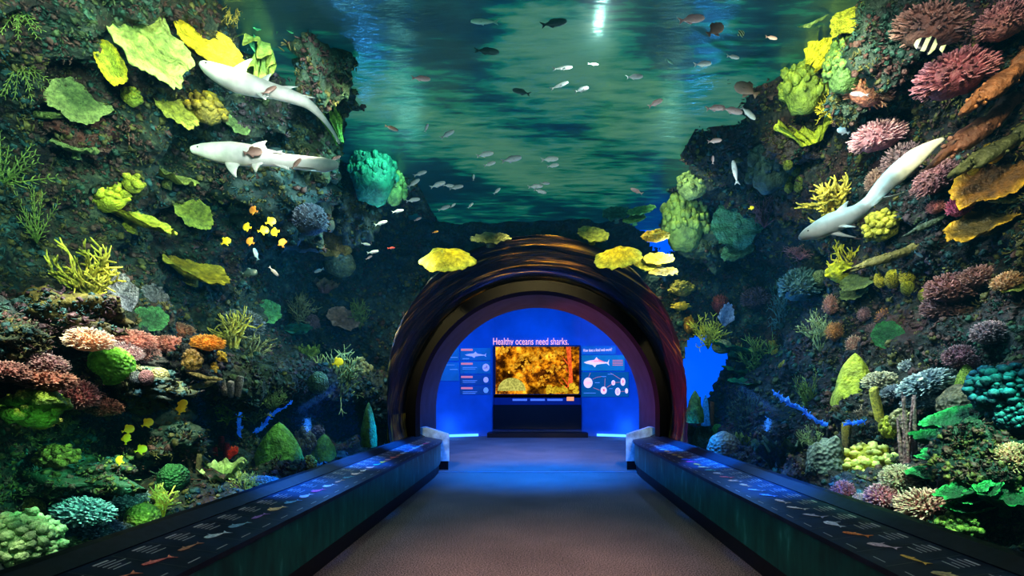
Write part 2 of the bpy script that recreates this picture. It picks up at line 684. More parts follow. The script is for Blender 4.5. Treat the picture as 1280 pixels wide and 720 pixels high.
def g_shell(r):
    """ribbed fan, like a folded fin of stony ridges"""
    mb = MB()
    n = 15
    vs, ts, fs = [], [], []
    for i in range(n * 2 + 1):
        a = math.radians(20 + 140 * i / (n * 2))
        for j in range(9):
            t = j / 8
            rr = .08 + .92 * t * (1 + .05 * math.sin(i * 1.3))
            y = (.05 if i % 2 else -.03) * t + .16 * math.sin(t * 2.6 + i * .08)
            vs.append((math.cos(a) * rr * .55, y, math.sin(a) * rr))
            ts.append(t * (.5 + .5 * (i % 2)))
    for i in range(n * 2):
        for j in range(8):
            fs.append((i * 9 + j, (i + 1) * 9 + j, (i + 1) * 9 + j + 1, i * 9 + j + 1))
    m2 = [(x, y + .045, z) for x, y, z in vs]
    mb.add(vs, fs, ts)
    mb.add(m2, [f[::-1] for f in fs], ts)
    return mb


def g_lumps(r, count=44, lr=.105):
    """cluster of rounded lobes"""
    mb = MB()
    mb.ball((0, 0, .3), (.4, .4, .5), 16, 10, .2, 1.5, r.uniform(0, 40), False)
    for k in range(count):
        u = (k + .5) / count
        th = math.acos(1 - u * 1.25)
        ph = k * 2.39996
        d = Vector((math.sin(th) * math.cos(ph), math.sin(th) * math.sin(ph), math.cos(th)))
        c = Vector((d.x * .4, d.y * .4, .3 + d.z * .5))
        s = lr * r.uniform(.5, 1.3)
        mb.ball(c + d * s * .2 + Vector((r.gauss(0, .03), r.gauss(0, .03), r.gauss(0, .03))), (s, s, s * 1.1), 10, 8, .4, 1.8, r.uniform(0, 50))
    return mb


def g_tubes(r, count=5, tw=.12):
    w = tw
    mb = MB()
    for k in range(count):
        a = 2 * math.pi * k / max(count, 1)
        x, y = .3 * math.cos(a) * (count > 1), .3 * math.sin(a) * (count > 1)
        h = r.uniform(.6, 1.0) if count > 1 else 1.0
        lean = Vector((x * .5 + r.gauss(0, .05), y * .5, 0))
        b = Vector((x, y, 0))
        pts = [b, b + lean * .4 + Vector((0, 0, h * .4)), b + lean * .8 + Vector((0, 0, h * .8)), b + lean + Vector((0, 0, h))]
        mb.tube(pts, [w * .8, w, w * 1.05, w * .95], 10, [0, .3, .6, 1], cap=False)
        q = pts[::-1]
        mb.tube([pts[3], pts[2], pts[1]], [w * .95, w * .6, w * .5], 10, [1, 0, 0])
    return mb


def g_whips(r, count=6):
    mb = MB()
    for k in range(count):
        x = -.2 + .4 * k / max(1, count - 1)
        dx = r.uniform(-.05, .32) if k > count // 2 else r.uniform(-.3, .05)
        h = r.uniform(.72, 1)
        pts = [Vector((x * .5 + dx * t * t + .02 * math.sin(6 * t + k), .1 * math.sin(k * 2), h * t)) for t in (0, .2, .4, .6, .8, 1)]
        mb.tube(pts, [.06, .055, .05, .046, .04, .022], 7, [0, .1, .2, .3, .5, .8])
    return mb


def g_ruffle(r, sheets=4):
    """lettuce coral: wavy upright sheets"""
    mb = MB()
    for k in range(sheets):
        a0 = r.uniform(0, 6.28)
        base = Vector((math.cos(a0) * .12, math.sin(a0) * .12, 0))
        n, m = 30, 6
        vs, ts, fs = [], [], []
        ph = r.uniform(0, 6)
        span = r.uniform(2.2, 3.6)
        for i in range(n + 1):
            a = a0 - span / 2 + span * i / n
            for j in range(m + 1):
                t = j / m
                rr = .1 + .36 * t + .06 * t * math.sin(a * 7 + ph)
                z = .1 + (.75 * t ** .7) * (1 - .12 * k) + .09 * t * math.sin(a * 9 + ph * 2)
                p = base + Vector((math.cos(a) * rr, math.sin(a) * rr, z))
                vs.append(p)
                ts.append(t ** 2)
        w = m + 1
        for i in range(n):
            for j in range(m):
                fs.append((i * w + j, (i + 1) * w + j, (i + 1) * w + j + 1, i * w + j + 1))
        mb.add(vs, fs, ts)
        mb.add([v * .985 - Vector((0, 0, .02)) for v in vs], [f[::-1] for f in fs], [t * .7 for t in ts])
    return mb


def g_bush(r):
    return g_branch(r, 14, 3, .019, 1.0, .9)


def g_feather(r):
    """feathery fronds: curved stems with fine side branches"""
    mb = MB()
    for k in range(7):
        a = -1.0 + 2.0 * k / 6 + r.uniform(-.1, .1)
        pts = []
        for i in range(8):
            t = i / 7
            pts.append(Vector((math.sin(a) * t * .55 + .12 * a * t * t, .15 * math.sin(k * 2.4) * t, math.cos(a * .75) * t * .95)))
        mb.tube(pts, [.016 * (1 - .6 * i / 7) for i in range(8)], 5, [i / 7 for i in range(8)])
        for i in range(1, 8):
            d = (pts[i] - pts[i - 1]).normalized()
            for s in (-1, 1):
                side = Vector((d.z * s, r.gauss(0, .25), -d.x * s))
                e = (d * .8 + side).normalized() * .15 * (1.1 - .6 * i / 7)
                mb.tube([pts[i], pts[i] + e * .6, pts[i] + e + d * .03], [.010, .009, .006], 4, [.4, .7, 1])
    return mb


def g_log(r):
    """long knobbly bar lying along x"""
    mb = MB()
    n = 22
    pts = [Vector((-.5 + i / (n - 1), .1 * math.sin(i * .6), .5 + .22 * math.sin(i * .33 + r.random()))) for i in range(n)]
    rd = [.27 * (1 + .45 * noise.noise(Vector((i * .7, r.random(), 0)))) * (.55 if i in (0, n - 1) else 1) for i in range(n)]
    mb.tube(pts, rd, 12, [.15] * n)
    for k in range(70):
        i = r.randrange(n)
        a = r.uniform(0, 6.28)
        d = Vector((0, math.cos(a), math.sin(a)))
        q = r.uniform(.05, .11)
        mb.ball(pts[i] + d * rd[i] * .9 + Vector((r.uniform(-.02, .02), 0, 0)), (q * .22, q, q), 7, 5, .3, 2, k)
    return mb


GEN = dict(dome=g_dome, boulder=g_boulder, cone=g_cone, plate=g_plate, fingers=g_fingers, branch=g_branch, fan=g_fan, shell=g_shell, lumps=g_lumps,
           tubes=g_tubes, whips=g_whips, ruffle=g_ruffle, bush=g_bush, feather=g_feather, log=g_log)
NAMES = dict(dome='brain_coral', boulder='rock', cone='mound_coral', plate='plate_coral', fingers='table_coral', branch='staghorn_coral', fan='sea_fan', shell='ribbed_coral',
             lumps='lobe_coral', tubes='tube_sponge', whips='sea_whip', ruffle='lettuce_coral', bush='bush_coral', feather='feather_coral', log='finger_sponge')
CATS = dict(boulder='rock', tubes='sponge', log='sponge', fan='sea fan', whips='sea whip')


def frame(p, roll, tilt):
    t = (CAM - p).normalized()
    a, b = math.radians(roll), math.radians(tilt)
    r = Vector((math.cos(a), 0, math.sin(a)))
    u = Vector((-math.sin(a), 0, math.cos(a)))
    g = (u * math.cos(b) + t * math.sin(b)).normalized()
    x = (r - g * r.dot(g)).normalized()
    y = g.cross(x)
    return x, y, g


SEED = [100]


def coral(kind, px, py, w, h, c1, label, c2=None, roll=0, tilt=8, Y=None, glow=0.0, name=None, cat=None, group=None, scale=None, depth=None, lift=None, **kw):
    SEED[0] += 1
    r = random.Random(SEED[0])
    flat = kind == 'plate'
    hh = hit(px, py)
    if Y is None:
        if hh is None:
            Y = 6.0
            p = P(px, py, Y)
        else:
            d = (CAM - hh[0]).normalized()
            p = hh[0] + d * ((lift if lift is not None else dict(dome=.45, fingers=.38, shell=.9, whips=.5, cone=.4, branch=.4).get(kind, .25)) * w * hh[0].y / F)
            Y = p.y
            p = P(px, py, Y)
    else:
        p = P(px, py, Y)
    k = Y / F
    W, H = w * k, h * k
    rad = math.hypot(p.x, p.z - ZC)
    x, y, g = frame(p, roll, tilt)
    mb = GEN[kind](r, **kw)
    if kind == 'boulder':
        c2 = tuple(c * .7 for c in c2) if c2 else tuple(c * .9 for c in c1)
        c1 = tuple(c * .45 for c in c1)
    if flat:
        # thin plate: visible height comes from its tilt
        dep = H / max(.25, math.sin(math.radians(max(tilt, 15)))) if tilt > 14 else W * .6
        S = Matrix(((W, 0, 0, 0), (0, dep, 0, 0), (0, 0, min(W, dep), 0), (0, 0, 0, 1)))
        base = p
    else:
        dep = depth * W if depth else min(W, H * 1.3)
        S = Matrix(((W, 0, 0, 0), (0, dep, 0, 0), (0, 0, H, 0), (0, 0, 0, 1)))
        base = p - g * H * .5
    M = Matrix(((x.x, y.x, g.x, 0), (x.y, y.y, g.y, 0), (x.z, y.z, g.z, 0), (0, 0, 0, 1)))
    mb.xform(M @ S)
    # keep clear of the acrylic
    if base.z > .75:
        mn = min(math.hypot(v.x + base.x, v.z + base.z - ZC) for v in mb.v)
        if mn < RG + .05:
            q = Vector((p.x, 0, p.z - ZC)).normalized() * (RG + .05 - mn)
            base = base + q
    else:
        mn = min(abs(v.x + base.x) for v in mb.v)
        if mn < 2.52:
            base.x += math.copysign(2.52 - mn, base.x)
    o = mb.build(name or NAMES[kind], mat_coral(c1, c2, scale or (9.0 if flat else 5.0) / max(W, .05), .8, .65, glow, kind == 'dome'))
    o.location = base
    if kind == 'boulder':
        ROCKS.append(BVHTree.FromPolygons([v + base for v in mb.v], mb.f))
    tag(o, label, cat or CATS.get(kind, 'coral'), group)
    return o


# colours
LIME = (.34, .42, .10); YEL = (.75, .55, .02); OLIVE = (.26, .26, .05); GRN = (.10, .30, .05); DGRN = (.03, .12, .05)
PINK = (.50, .18, .17); ORG = (.65, .22, .03); MAR = (.24, .06, .08); GREY = (.22, .24, .24); TEAL = (.04, .16, .16); BRN = (.16, .09, .04)
PALE = (.75, .68, .55); CREAM = (.55, .48, .2); BLUE = (.01, .10, .9); RED = (.6, .03, .02); BG = (.10, .16, .24)

C = coral

def ridge(pts, rpx, label, seed, Yo=None):
    r = random.Random(seed)
    Y = Yo or (hit(*pts[len(pts) // 2])[0].y - .35)
    q = []
    for (a, b), (c, d) in zip(pts[:-1], pts[1:]):
        for k in range(5):
            u = k / 5
            q.append(P(a + (c - a) * u + r.gauss(0, .7), b + (d - b) * u + r.gauss(0, .7), Y + r.gauss(0, .02)))
    q.append(P(*pts[-1], Y))
    o0 = q[0].copy()
    q = [p - o0 for p in q]
    k = Y / F * rpx
    mb = MB()
    mb.tube(q, [k * r.uniform(.6, 1.2) for _ in q[:-1]] + [k * .3], 8, [r.random() for _ in q])
    for p in q:
        for _ in range(3):
            d = Vector((r.gauss(0, 1), r.gauss(0, .5), r.gauss(.4, 1))).normalized()
            mb.tube([p, p + d * k * r.uniform(1.2, 2.6)], [k * .4, k * .2], 5, [.4, 1])
    o = mb.build('blue_lit_rim', mat_coral((.005, .08, .8), (.03, .25, 1), 12, .5, .6, .4))  # rock rim under blue light; the light is put into colour and glow
    o.location = o0
    return tag(o, label, 'coral')


ridge([(363, 503), (350, 511), (337, 519), (330, 532), (318, 541), (304, 546)], 2.2, 'blue-lit crooked rock rim above the big green mound, light put in colour', 1)
ridge([(299, 516), (300, 530), (299, 545)], 2.0, 'short upright blue-lit rock rim left of the crooked blue-lit rim', 2)
ridge([(968, 491), (984, 503), (1000, 512), (1016, 523), (1034, 531), (1054, 534)], 2.4, 'blue-lit crooked rock ridge slanting down behind the right rail', 3)
ridge([(1056, 530), (1066, 529), (1080, 527)], 2.0, 'short blue-lit rock rim beside the ochre-topped stump', 4)
# ------------------------------------------------------------------ left reef, top to bottom; top plates are surface reflections built solid
C('plate', 178, 52, 112, 66, LIME, 'large pale lime mirrored plate coral with ragged rim high on the left reef', (.6, .7, .2), roll=-28, tilt=50, lobes=.3)
C('plate', 136, 80, 52, 22, (.55, .58, .05), 'narrow mirrored yellow-green plate hanging from the left edge of the large lime plate', YEL, roll=-62, tilt=40)
C('lumps', 164, 118, 24, 20, (.45, .48, .05), 'small yellow-green knobs just below the narrow hanging plate', YEL)
C('plate', 262, 60, 84, 42, YEL, 'mirrored bright yellow plate coral beside the head of the mirrored upper shark', (.95, .7, .03), roll=-18, tilt=50, glow=.1)
C('plate', 97, 126, 50, 60, (.22, .28, .09), 'dull olive-green oval plate coral facing the tunnel, left of the small yellow knobs', (.34, .4, .14), roll=-50, tilt=65)
C('boulder', 98, 160, 60, 46, (.20, .05, .04), 'dark red crusted rock under the dull olive oval plate')
C('plate', 217, 136, 58, 32, (.36, .36, .05), 'olive-yellow plate coral midway between the lime plate and the lower shark', (.5, .48, .08), roll=-28, tilt=45)
C('lumps', 258, 130, 44, 34, (.28, .2, .03), 'brownish yellow lobed coral right of the olive-yellow plate', YEL)
C('plate', 295, 158, 32, 18, (.13, .2, .06), 'small dim green plate coral between the left shark and its mirror image', roll=-25, tilt=40)
C('log', 49, 143, 54, 10, (.20, .24, .07), 'straight olive finger sponge on the dark upper left rock', roll=2)
C('plate', 95, 188, 50, 20, (.2, .28, .1), 'grey-green plate coral with a flat top above the fern-like corals at far left', (.33, .42, .16), roll=5, tilt=30)
C('feather', 28, 98, 54, 56, (.2, .26, .05), 'olive feathery coral in the upper left corner of the reef', LIME, roll=190)
C('feather', 16, 205, 78, 66, (.13, .22, .03), 'large green feathery coral at the left edge, level with the lower shark', LIME, roll=-30)
C('feather', 40, 268, 46, 70, (.16, .25, .03), 'tall green feathery coral below the large one at the left edge', LIME, roll=10)
C('feather', 20, 25, 60, 44, (.1, .22, .04), 'dim green feathery coral right at the top left corner', LIME, roll=170)
C('plate', 165, 274, 104, 16, (.5, .45, .03), 'long thin yellow-rimmed plate coral seen edge-on on the left reef', (.85, .75, .1), roll=-18, tilt=12)
C('lumps', 134, 243, 50, 30, (.6, .6, .04), 'bright yellow lobed coral above the left end of the long edge-on plate', (.9, .85, .1), roll=20)
C('lumps', 166, 226, 26, 22, (.5, .5, .04), 'two or three small yellow lobes right of the bright yellow lobed coral', (.9, .8, .1), count=7, lr=.2)
C('plate', 212, 221, 58, 18, (.2, .2, .04), 'dark olive plate coral edge-on under the lower left shark', (.4, .4, .08), roll=-20, tilt=18)
C('plate', 240, 266, 50, 34, (.22, .25, .03), 'olive-green tongue-shaped plate coral below the dark edge-on plate', (.36, .38, .05), roll=-35, tilt=55)
C('plate', 243, 340, 84, 24, (.42, .30, .02), 'golden plate coral tilted down to the right above the orange table coral', (.85, .6, .05), roll=-20, tilt=22)
C('branch', 112, 345, 110, 92, (.3, .28, .03), 'sprawling yellow branching coral on the left reef above the coral shelf', (.85, .75, .1), n0=8)
C('boulder', 345, 236, 120, 90, (.06, .11, .11), 'broad grey-teal rock bulging under the tail of the lower left shark', (.14, .22, .2))
C('fingers', 388, 262, 52, 44, (.07, .07, .10), 'dark purple-grey knobbly coral on the right flank of the grey-teal rock', (.2, .2, .27), fl=.12)
C('plate', 408, 300, 64, 44, (.28, .14, .05), 'brown plate coral hanging in the shade left of the small silver fish', (.5, .3, .1), roll=-20, tilt=50)
C('dome', 425, 325, 36, 26, (.25, .22, .1), 'pale rounded coral under the brown hanging plate', PALE)
C('lumps', 420, 262, 22, 40, (.25, .22, .08), 'upright brownish sponge by the tail tip of the lower left shark', (.5, .45, .12))
C('shell', 150, 363, 36, 58, (.3, .32, .42), 'tall lilac-grey ribbed coral behind the orange table coral', (.75, .75, .85), roll=25)
C('shell', 192, 374, 40, 36, (.2, .2, .26), 'smaller grey ribbed coral right of the tall lilac one', (.5, .5, .58), roll=-10)
C('boulder', 62, 396, 170, 56, (.13, .09, .015), 'mottled golden-brown rock mound behind the pink table corals', (.4, .3, .04))
C('boulder', 15, 425, 60, 50, (.08, .11, .06), 'grey-green rock at the left edge above the maroon table corals')
# coral shelf
C('boulder', 165, 482, 130, 44, (.13, .15, .10), 'rubble-covered rock shelf carrying the green dome', (.36, .38, .24))
C('boulder', 250, 450, 56, 50, (.06, .07, .07), 'dark rock under the orange and red table corals')
C('fingers', 111, 417, 64, 32, (.62, .25, .12), 'orange table coral with pale finger tips, leftmost on the top of the shelf', (1, .75, .5), glow=.12)
C('fingers', 164, 418, 66, 28, (.5, .18, .14), 'salmon-pink table coral right of the leftmost orange one', (.9, .45, .38), glow=.06)
C('fingers', 154, 433, 52, 28, (.6, .32, .33), 'pale pink table coral directly above the green dome', (1, .75, .75), glow=.08)
C('fingers', 182, 437, 40, 24, (.48, .22, .2), 'small dusty pink table coral against the right of the pale pink one', (.8, .5, .45))
C('fingers', 220, 408, 52, 24, (.42, .13, .07), 'russet table coral standing highest at the right of the shelf', (.75, .35, .2))
C('fingers', 214, 425, 66, 24, (.5, .17, .13), 'flat coral-red table coral below the russet one', (.85, .42, .32))
C('fingers', 260, 423, 46, 22, (.75, .25, .02), 'vivid orange table coral at the right end of the coral shelf', (1, .5, .08), glow=.12)
C('plate', 186, 400, 34, 34, DGRN, 'dark green plate coral between the grey ribbed coral and the salmon table coral', (.08, .3, .1), roll=-50, tilt=50)
C('fingers', 55, 448, 64, 28, (.28, .13, .15), 'mauve table coral at the back of the left maroon group', (.55, .35, .35))
C('fingers', 58, 466, 78, 34, (.33, .11, .08), 'broad brownish-pink table coral in front of the mauve one', (.62, .32, .25))
C('fingers', 10, 458, 54, 30, (.33, .12, .11), 'pinkish table coral cut by the left edge of the frame', (.58, .3, .27))
C('fingers', 98, 484, 48, 42, (.32, .07, .07), 'round deep red table coral hanging lowest of the left maroon group', (.62, .27, .24))
C('dome', 139, 452, 52, 38, (.10, .34, .02), 'bright green dome coral on the coral shelf', (.2, .55, .04), amp=.06, glow=.06)
C('dome', 200, 467, 21, 15, (.5, .42, .15), 'little cream-yellow dome coral on the shelf rubble', (.7, .6, .25), amp=.06)
C('dome', 183, 470, 16, 16, (.35, .14, .13), 'little pink dome coral beside the cream-yellow one', amp=.08)
C('dome', 170, 471, 15, 14, (.16, .17, .17), 'little grey dome coral right of the green dome', amp=.1)
C('boulder', 192, 451, 40, 17, (.28, .28, .26), 'pale grey stone above the little cream dome', (.5, .5, .45))
C('fingers', 130, 503, 48, 26, (.2, .06, .04), 'dim dark red bushy coral under the shelf rubble', (.36, .15, .1))
C('lumps', 240, 447, 24, 28, (.55, .35, .08), 'speckled yellow and pink coral clump under the flat coral-red table', (.85, .6, .3))
C('lumps', 275, 446, 14, 16, (.7, .42, .02), 'yellow-orange knob coral right of the speckled clump', (1, .65, .05), count=9, lr=.2)
C('lumps', 267, 459, 10, 16, (.65, .4, .03), 'small amber knob coral below the yellow-orange one', (.9, .6, .1), count=6, lr=.2)
C('log', 240, 483, 48, 10, (.3, .24, .1), 'thick tan finger sponge pointing up to the right below the shelf', (.55, .45, .2), roll=14)
C('log', 255, 471, 36, 7, (.35, .25, .1), 'thin tan finger sponge above the thick one', (.55, .42, .2), roll=-5)
C('tubes', 290, 480, 24, 30, (.28, .2, .18), 'pinkish-grey cluster of short tubes under the yellow branching thicket', (.6, .48, .42), tw=.16)
C('lumps', 45, 503, 66, 44, (.12, .22, .02), 'moss-green lobed coral in the dark under the maroon tables', (.4, .5, .04), count=16, lr=.2)
C('lumps', 74, 506, 16, 14, (.5, .5, .03), 'bright yellow-green knob at the right of the moss-green coral', (.75, .75, .06), count=8, lr=.22)
C('lumps', 37, 502, 18, 16, (.55, .5, .03), 'bright yellow knob at the left of the moss-green coral', (.8, .72, .06), count=8, lr=.22)
C('lumps', 52, 526, 32, 16, (.38, .34, .03), 'row of olive-yellow knobs below the moss-green coral', (.6, .55, .06), count=8, lr=.24)
C('bush', 80, 525, 24, 28, (.2, .17, .05), 'small brown bush coral right of the olive-yellow knobs', (.45, .36, .1))
C('branch', 292, 414, 74, 66, (.45, .34, .05), 'golden branching coral thicket right of the vivid orange table', (.9, .68, .12), n0=9)
C('branch', 312, 432, 76, 50, (.25, .24, .1), 'tan branching coral tangled in front of the golden thicket', (.6, .52, .22), n0=9)
C('fingers', 303, 396, 56, 38, (.09, .09, .1), 'grey finely branched coral behind the golden thicket', (.25, .24, .24))
C('plate', 332, 391, 36, 30, (.06, .22, .08), 'round pale green disc coral above the tan branching coral', (.13, .4, .15), roll=-10, tilt=65)
C('bush', 373, 383, 46, 44, (.25, .18, .06), 'brown-gold bush coral right of the round green disc', (.5, .36, .12))
C('plate', 364, 413, 48, 20, (.03, .16, .1), 'dark green plate coral under the brown-gold bush', (.06, .3, .17), tilt=25)
C('fingers', 390, 398, 20, 24, (.25, .1, .1), 'pinkish bush coral clinging to the right of the brown-gold bush', (.45, .22, .2))
C('ruffle', 404, 357, 32, 22, (.22, .06, .05), 'dark red ruffled coral above the brown-gold bush', (.5, .25, .08))
C('plate', 428, 401, 40, 26, (.25, .12, .08), 'pinkish-brown plate coral floating dim in the haze left of the arch', (.4, .22, .15), roll=-20, tilt=40)
C('bush', 450, 392, 30, 40, (.12, .15, .04), 'thin green bush coral right of the pinkish-brown plate', (.35, .38, .06))
C('ruffle', 386, 442, 26, 28, (.4, .4, .03), 'yellow leaf coral left of the large green branching coral', (.7, .68, .08))
C('bush', 422, 470, 98, 80, (.12, .16, .04), 'large spiky green branching coral left of the arch', (.5, .5, .16))
C('dome', 398, 476, 24, 22, (.2, .24, .08), 'olive dome coral nestling in the spiky green branching coral', (.36, .4, .14))
C('lumps', 450, 461, 30, 32, (.38, .28, .1), 'cream knobbed coral at the right of the spiky green branching coral', (.7, .58, .28))
C('bush', 340, 498, 40, 36, (.1, .14, .05), 'grey-green bush coral above the crooked blue-lit rim', (.34, .4, .14))
C('branch', 284, 510, 44, 44, (.2, .28, .03), 'yellow-green branching coral beneath the pinkish-grey tubes', (.62, .7, .1), n0=7)
C('branch', 318, 517, 40, 28, (.3, .3, .1), 'pale tan branching coral left of the crooked blue-lit rim', (.65, .6, .25), n0=7)
C('cone', 470, 530, 20, 56, (.12, .24, .05), 'slender pale green pillar coral close to the left foot of the arch', (.28, .45, .1), Y=8.0)
C('boulder', 470, 495, 40, 60, (.06, .06, .04), 'mottled brown rock behind the pale green pillar')
C('boulder', 70, 590, 190, 56, (.05, .10, .06), 'green-lit dark ledge of rock below the moss-green coral')  # green light on this rock and the next put into their colour
C('boulder', 195, 545, 120, 64, (.05, .10, .07), 'green-lit dark rock bulge where the yellow fish swim')
C('lumps', 72, 568, 48, 30, (.22, .13, .03), 'ochre sponge clump on the green-lit ledge', (.45, .32, .06))
C('lumps', 84, 562, 14, 12, (.5, .18, .2), 'small pink sponge on the ochre clump', (.75, .35, .35), count=8)
C('cone', 41, 628, 26, 36, (.35, .2, .02), 'orange-brown cone sponge in the gloom above the blue tube', (.5, .3, .04))
# bottom left
C('dome', 217, 593, 34, 28, (.03, .16, .06), 'dark green dome coral above the yellow staghorn', (.07, .28, .1))
C('tubes', 243, 580, 14, 30, (.13, .1, .04), 'brown tube sponge behind the dark green dome', count=2, tw=.22)
C('fingers', 104, 630, 84, 40, (.08, .17, .22), 'blue-grey finger coral, longest of the three by the left rail', (.45, .65, .75), fl=.2, fr=.026)
C('fingers', 165, 618, 48, 34, (.12, .16, .24), 'lavender-grey finger coral right of the longest blue-grey one', (.5, .58, .72), fl=.2, fr=.025)
C('fingers', 118, 655, 76, 42, (.06, .14, .22), 'deep blue-grey finger coral nearest the left rail', (.4, .55, .72), fl=.2, fr=.026)
C('lumps', 20, 668, 92, 74, (.28, .40, .16), 'big pale green cauliflower-like leather coral in the lower left corner', (.55, .66, .32), count=150, lr=.065)
C('lumps', 88, 682, 64, 30, (.34, .42, .16), 'low pale green leather coral running along the left rail', (.6, .66, .3), count=90, lr=.075)
C('tubes', 50, 639, 13, 20, (.02, .25, .4), 'single light blue tube sponge behind the big leather coral', (.08, .5, .65), count=1, tw=.42)
C('dome', 68, 662, 20, 20, (.06, .25, .2), 'teal rounded coral right of the blue tube sponge', (.12, .4, .32))
C('dome', 178, 646, 40, 34, (.34, .40, .05), 'yellow-green ball coral resting beside the yellow staghorn', (.5, .55, .1), amp=.04)
C('branch', 203, 627, 44, 44, (.55, .55, .02), 'bright yellow staghorn coral at the left rail', (.95, .95, .25), n0=9, rad=.04, levels=2, glow=.12, spread=.35, lift=.5)
C('fingers', 152, 659, 26, 22, (.2, .26, .22), 'small grey-green finger coral left of the yellow-green ball', (.45, .52, .45))
C('tubes', 276, 563, 18, 42, (.4, .01, .03), 'dark red tube sponge above the ruffled lettuce coral', (.6, .02, .04), count=3, tw=.2)
C('ruffle', 284, 566, 20, 18, (.8, .06, .02), 'scarlet sponge in front of the dark red tubes', (1, .12, .04), glow=.15)
C('ruffle', 277, 592, 46, 40, (.12, .25, .05), 'ruffled pale green lettuce coral with bright rim at the left rail', (.75, .9, .4))
C('bush', 305, 601, 40, 34, (.3, .36, .03), 'yellow-green bush coral between the lettuce coral and the green mound', (.75, .8, .15))
C('cone', 349, 563, 64, 72, (.08, .24, .03), 'big mossy green mound coral behind the left rail', (.16, .36, .06), glow=.03)
C('cone', 405, 564, 38, 44, (.13, .27, .02), 'smaller pointed green mound coral right of the big one', (.24, .42, .04), glow=.03)
C('lumps', 381, 550, 22, 32, (.4, .2, .05), 'tan-orange knobbed coral between the two green mounds', (.68, .42, .14), lr=.17)
C('lumps', 397, 538, 16, 16, (.18, .1, .12), 'small purple-brown knob above the smaller green mound', (.34, .22, .22))
C('lumps', 387, 577, 16, 20, (.6, .42, .02), 'small yellow clump at the rail between the green mounds', (.85, .65, .05))
C('fingers', 335, 598, 50, 14, (.2, .26, .3), 'pale grey finger coral strip along the rail under the big green mound', (.5, .58, .62))
# upper reflections of the reef built as solid growth, left of the open water
C('bush', 290, 12, 30, 44, (.4, .3, .04), 'mirrored golden bush coral at the top edge above the bright yellow plate', (.75, .55, .1), roll=160)
C('ruffle', 312, 60, 56, 90, (.1, .25, .05), 'mirrored green-yellow ruffled coral hanging right of the bright yellow plate', (.5, .6, .1), roll=150)
C('ruffle', 348, 40, 60, 74, (.02, .2, .12), 'mirrored emerald ruffled coral hanging near the top edge', (.1, .5, .2), roll=190)
C('boulder', 405, 55, 70, 100, (.10, .17, .09), 'mirrored grey-green rock knob beside the open water at the top', (.2, .3, .13))
C('boulder', 390, 185, 60, 70, (.12, .16, .06), 'mirrored olive crusted rock right of the lower shark body', (.22, .25, .09))
C('ruffle', 415, 152, 24, 66, (.1, .26, .02), 'mirrored lime green leafy coral right of the mirrored shark tail', (.4, .5, .04), roll=20)
C('lumps', 466, 195, 64, 84, (.03, .22, .15), 'sea-green lobed coral near the open water, green light put in its colour', (.08, .45, .25), count=170, lr=.05)  # green light falling on the reef put into these coral colours
C('lumps', 492, 225, 30, 46, (.25, .36, .12), 'pale lime lobed coral right of the sea-green one, green light in its colour', (.5, .6, .22))
C('boulder', 440, 262, 60, 60, (.08, .09, .06), 'brown rock below the sea-green lobed coral')
# ------------------------------------------------------------------ plates over the arch
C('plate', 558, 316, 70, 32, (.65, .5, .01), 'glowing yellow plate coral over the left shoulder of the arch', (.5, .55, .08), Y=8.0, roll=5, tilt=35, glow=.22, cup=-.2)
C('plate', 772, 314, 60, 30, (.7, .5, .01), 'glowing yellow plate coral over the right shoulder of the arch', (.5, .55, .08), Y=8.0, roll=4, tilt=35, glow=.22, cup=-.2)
C('plate', 741, 296, 40, 24, (.26, .28, .04), 'olive plate coral left of the right glowing plate', (.36, .38, .07), Y=8.3, roll=-10, tilt=40)
C('plate', 613, 301, 50, 18, (.12, .14, .06), 'dim olive plate coral right of the left glowing plate', Y=8.4, roll=5, tilt=35)
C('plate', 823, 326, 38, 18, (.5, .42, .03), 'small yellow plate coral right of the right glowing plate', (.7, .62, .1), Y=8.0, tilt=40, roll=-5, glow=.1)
C('plate', 806, 334, 26, 14, (.24, .28, .04), 'small olive plate coral under the small yellow one', Y=8.0, tilt=40, roll=-15)
C('plate', 829, 343, 38, 16, (.12, .12, .04), 'dark rimmed plate coral lowest in the stack right of the arch', (.4, .36, .1), Y=7.9, tilt=30, roll=-5)
C('plate', 802, 265, 36, 14, (.13, .36, .1), 'upper bright green plate coral at the edge of the blue gap', (.25, .5, .15), Y=8.6, tilt=35, roll=5)
C('plate', 793, 276, 30, 13, (.11, .33, .1), 'lower bright green plate coral at the edge of the blue gap', (.22, .46, .14), Y=8.6, tilt=35, roll=5)
C('plate', 770, 270, 34, 22, (.03, .13, .09), 'dim teal plate coral left of the bright green pair', Y=8.8, tilt=40)
C('lumps', 819, 293, 36, 14, (.6, .4, .03), 'yellow knobbed coral strip above the small yellow plate', (.9, .65, .06), Y=7.9, glow=.1)
# ------------------------------------------------------------------ right reef
C('plate', 1066, 20, 52, 36, (.5, .46, .03), 'yellow plate coral at the top edge of the right reef', (.65, .6, .06), roll=25, tilt=55)
C('plate', 1022, 22, 50, 26, (.2, .3, .1), 'grey-green plate coral left of the yellow top plate', (.34, .42, .14), roll=10, tilt=40)
C('ruffle', 1024, 70, 40, 44, (.75, .6, .02), 'bright yellow plume coral on the right reef near the top', (1, .85, .05), roll=-35, glow=.1)
C('lumps', 1005, 95, 60, 66, (.3, .36, .06), 'yellow-green lobed coral mass left under the yellow plume', (.6, .62, .1), count=100, lr=.075)
C('lumps', 1058, 70, 56, 60, (.13, .22, .06), 'green knobbly coral right of the yellow plume', (.45, .48, .06), count=110, lr=.065)
C('bush', 1040, 130, 52, 62, (.55, .38, .02), 'mirrored amber bush coral on the right reef above the pink bush', (.95, .7, .05), roll=20, glow=.06)  # this and the next are surface reflections built as solid coral
